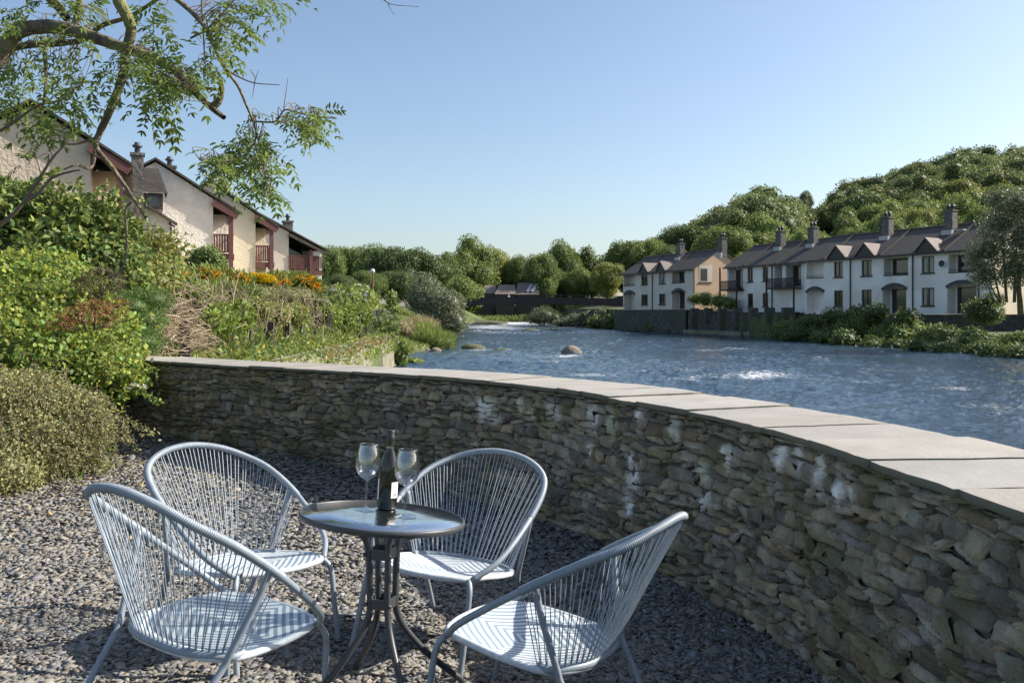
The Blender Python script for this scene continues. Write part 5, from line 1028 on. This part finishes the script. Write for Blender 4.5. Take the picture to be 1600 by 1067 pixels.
def compound(base, d, L_, nl, s):
    """one pinnate ash leaf: paired leaflets along a drooping rachis"""
    global ln
    d = unit(d); side = unit(np.cross(d, np.array([0,0,1.])+R.normal(0,.35,3))); upn = np.cross(side, d)
    t = np.linspace(.3, 1, nl); C_ = base+d*(t*L_)[:,None]+np.array([0,0,-1])*(t**2*L_*.35)[:,None]
    P = np.vstack([C_, C_, C_[-1:]]); D = np.vstack([side*.85+d*.55+np.zeros((nl,3)), -side*.85+d*.55+np.zeros((nl,3)), (d+np.array([0,0,-.4]))[None]]); D = D+R.normal(0,.12,D.shape)+np.array([0,0,-.25])
    n = len(P); V,F,k = leaves(P, D, unit(np.tile(upn,(n,1))+R.normal(0,.25,(n,3))), s*R.uniform(.8,1.15,n), 'leaf', .62)
    lv[0].append(V); lv[1].append(F+ln); b = 1+R.uniform(-.25,.3); lv[2].append(lcol(n,k,.12,.08)*np.array([b*1.05 if b > 1.1 else b, b, b*.85])); ln += len(V)
twb = MB()
def cluster(px, py, Y, rx, ry, n, src, s=.042, dz=.35):
    for i in range(n):
        a = R.uniform(0,6.28); q = math.sqrt(R.random()); c = at(px+rx*q*math.cos(a), py+ry*q*math.sin(a), Y+R.normal(0,dz)); B0 = B_[src]; j = ((B0-c)**2).sum(1).argmin(); b0 = B0[j]
        d0 = c-b0; 
        if i%2 == 0 and np.linalg.norm(d0) < .45: twb.tube(crom([b0, b0+d0*.4+np.array([0,0,.05])+R.normal(0,.03,3), b0+d0*.75+R.normal(0,.02,3), c],3), np.linspace(.0032,.001,10), 4, False)
        d = unit(R.normal(size=3)*np.array([1,.8,.4])+np.array([0,0,-.25])+unit(d0)*.5); compound(c, d, R.uniform(.08,.14), R.integers(3,6), s)
for a in [(60,125,4.95,70,50,46,'c'),(30,170,4.8,50,30,20,'c'),(120,105,4.9,50,45,36,'c'),(40,70,5.2,50,45,40,'c'),(70,20,5.1,70,30,40,'c'),(140,20,5.0,35,22,16,'c'),(115,160,4.8,45,28,26,'c'),(85,185,4.7,45,20,18,'c'),(190,110,4.75,32,32,30,'a'),(235,90,4.7,36,26,34,'a'),(265,115,4.7,45,28,52,'a'),(255,140,4.65,35,25,34,'a'),(290,130,4.65,22,22,16,'a'),(250,45,4.7,22,36,12,'c'),(225,15,4.8,30,14,8,'c'),(10,130,5,30,50,24,'c'),(75,205,4.6,30,20,10,'h'),(40,255,4.5,24,14,3,'h'),
    (335,80,4.6,26,22,18,'d'),(355,60,4.7,16,26,14,'d'),(340,20,4.6,18,18,10,'d'),(385,15,4.8,50,18,26,'d'),(430,2,4.8,36,10,16,'d'),(315,112,4.7,18,12,8,'d'),(360,45,4.7,20,20,10,'d'),
    (338,250,4.7,22,16,22,'e'),(365,245,4.7,28,26,30,'e'),(350,268,4.7,22,12,16,'e'),(400,215,4.7,22,26,22,'f'),(412,245,4.7,24,24,28,'f'),(410,275,4.7,18,18,14,'f'),(420,300,4.7,14,20,15,'f'),(395,300,4.7,10,12,4,'f'),(436,255,4.7,14,18,8,'f'),(405,175,4.7,14,12,5,'f'),
    (472,186,4.65,22,16,24,'g'),(488,184,4.65,18,18,18,'g'),(455,192,4.65,12,10,7,'g'),(500,190,4.65,8,12,5,'g')]: cluster(*a)
for px,py in [(238,170),(243,180),(262,178),(268,190),(272,175),(258,165)]: compound(at(px,py,4.6), np.array([.2,0,-1.]), .10, 3, .055)
mnp('ash_leaves', np.vstack(lv[0])-AO, np.vstack(lv[1]), M['ash'], ash, col=np.vstack(lv[2])); V = np.vstack(twb.V); twb.V = [V-AO]; twb.build('twigs', M['twig'], ash, smooth=True)
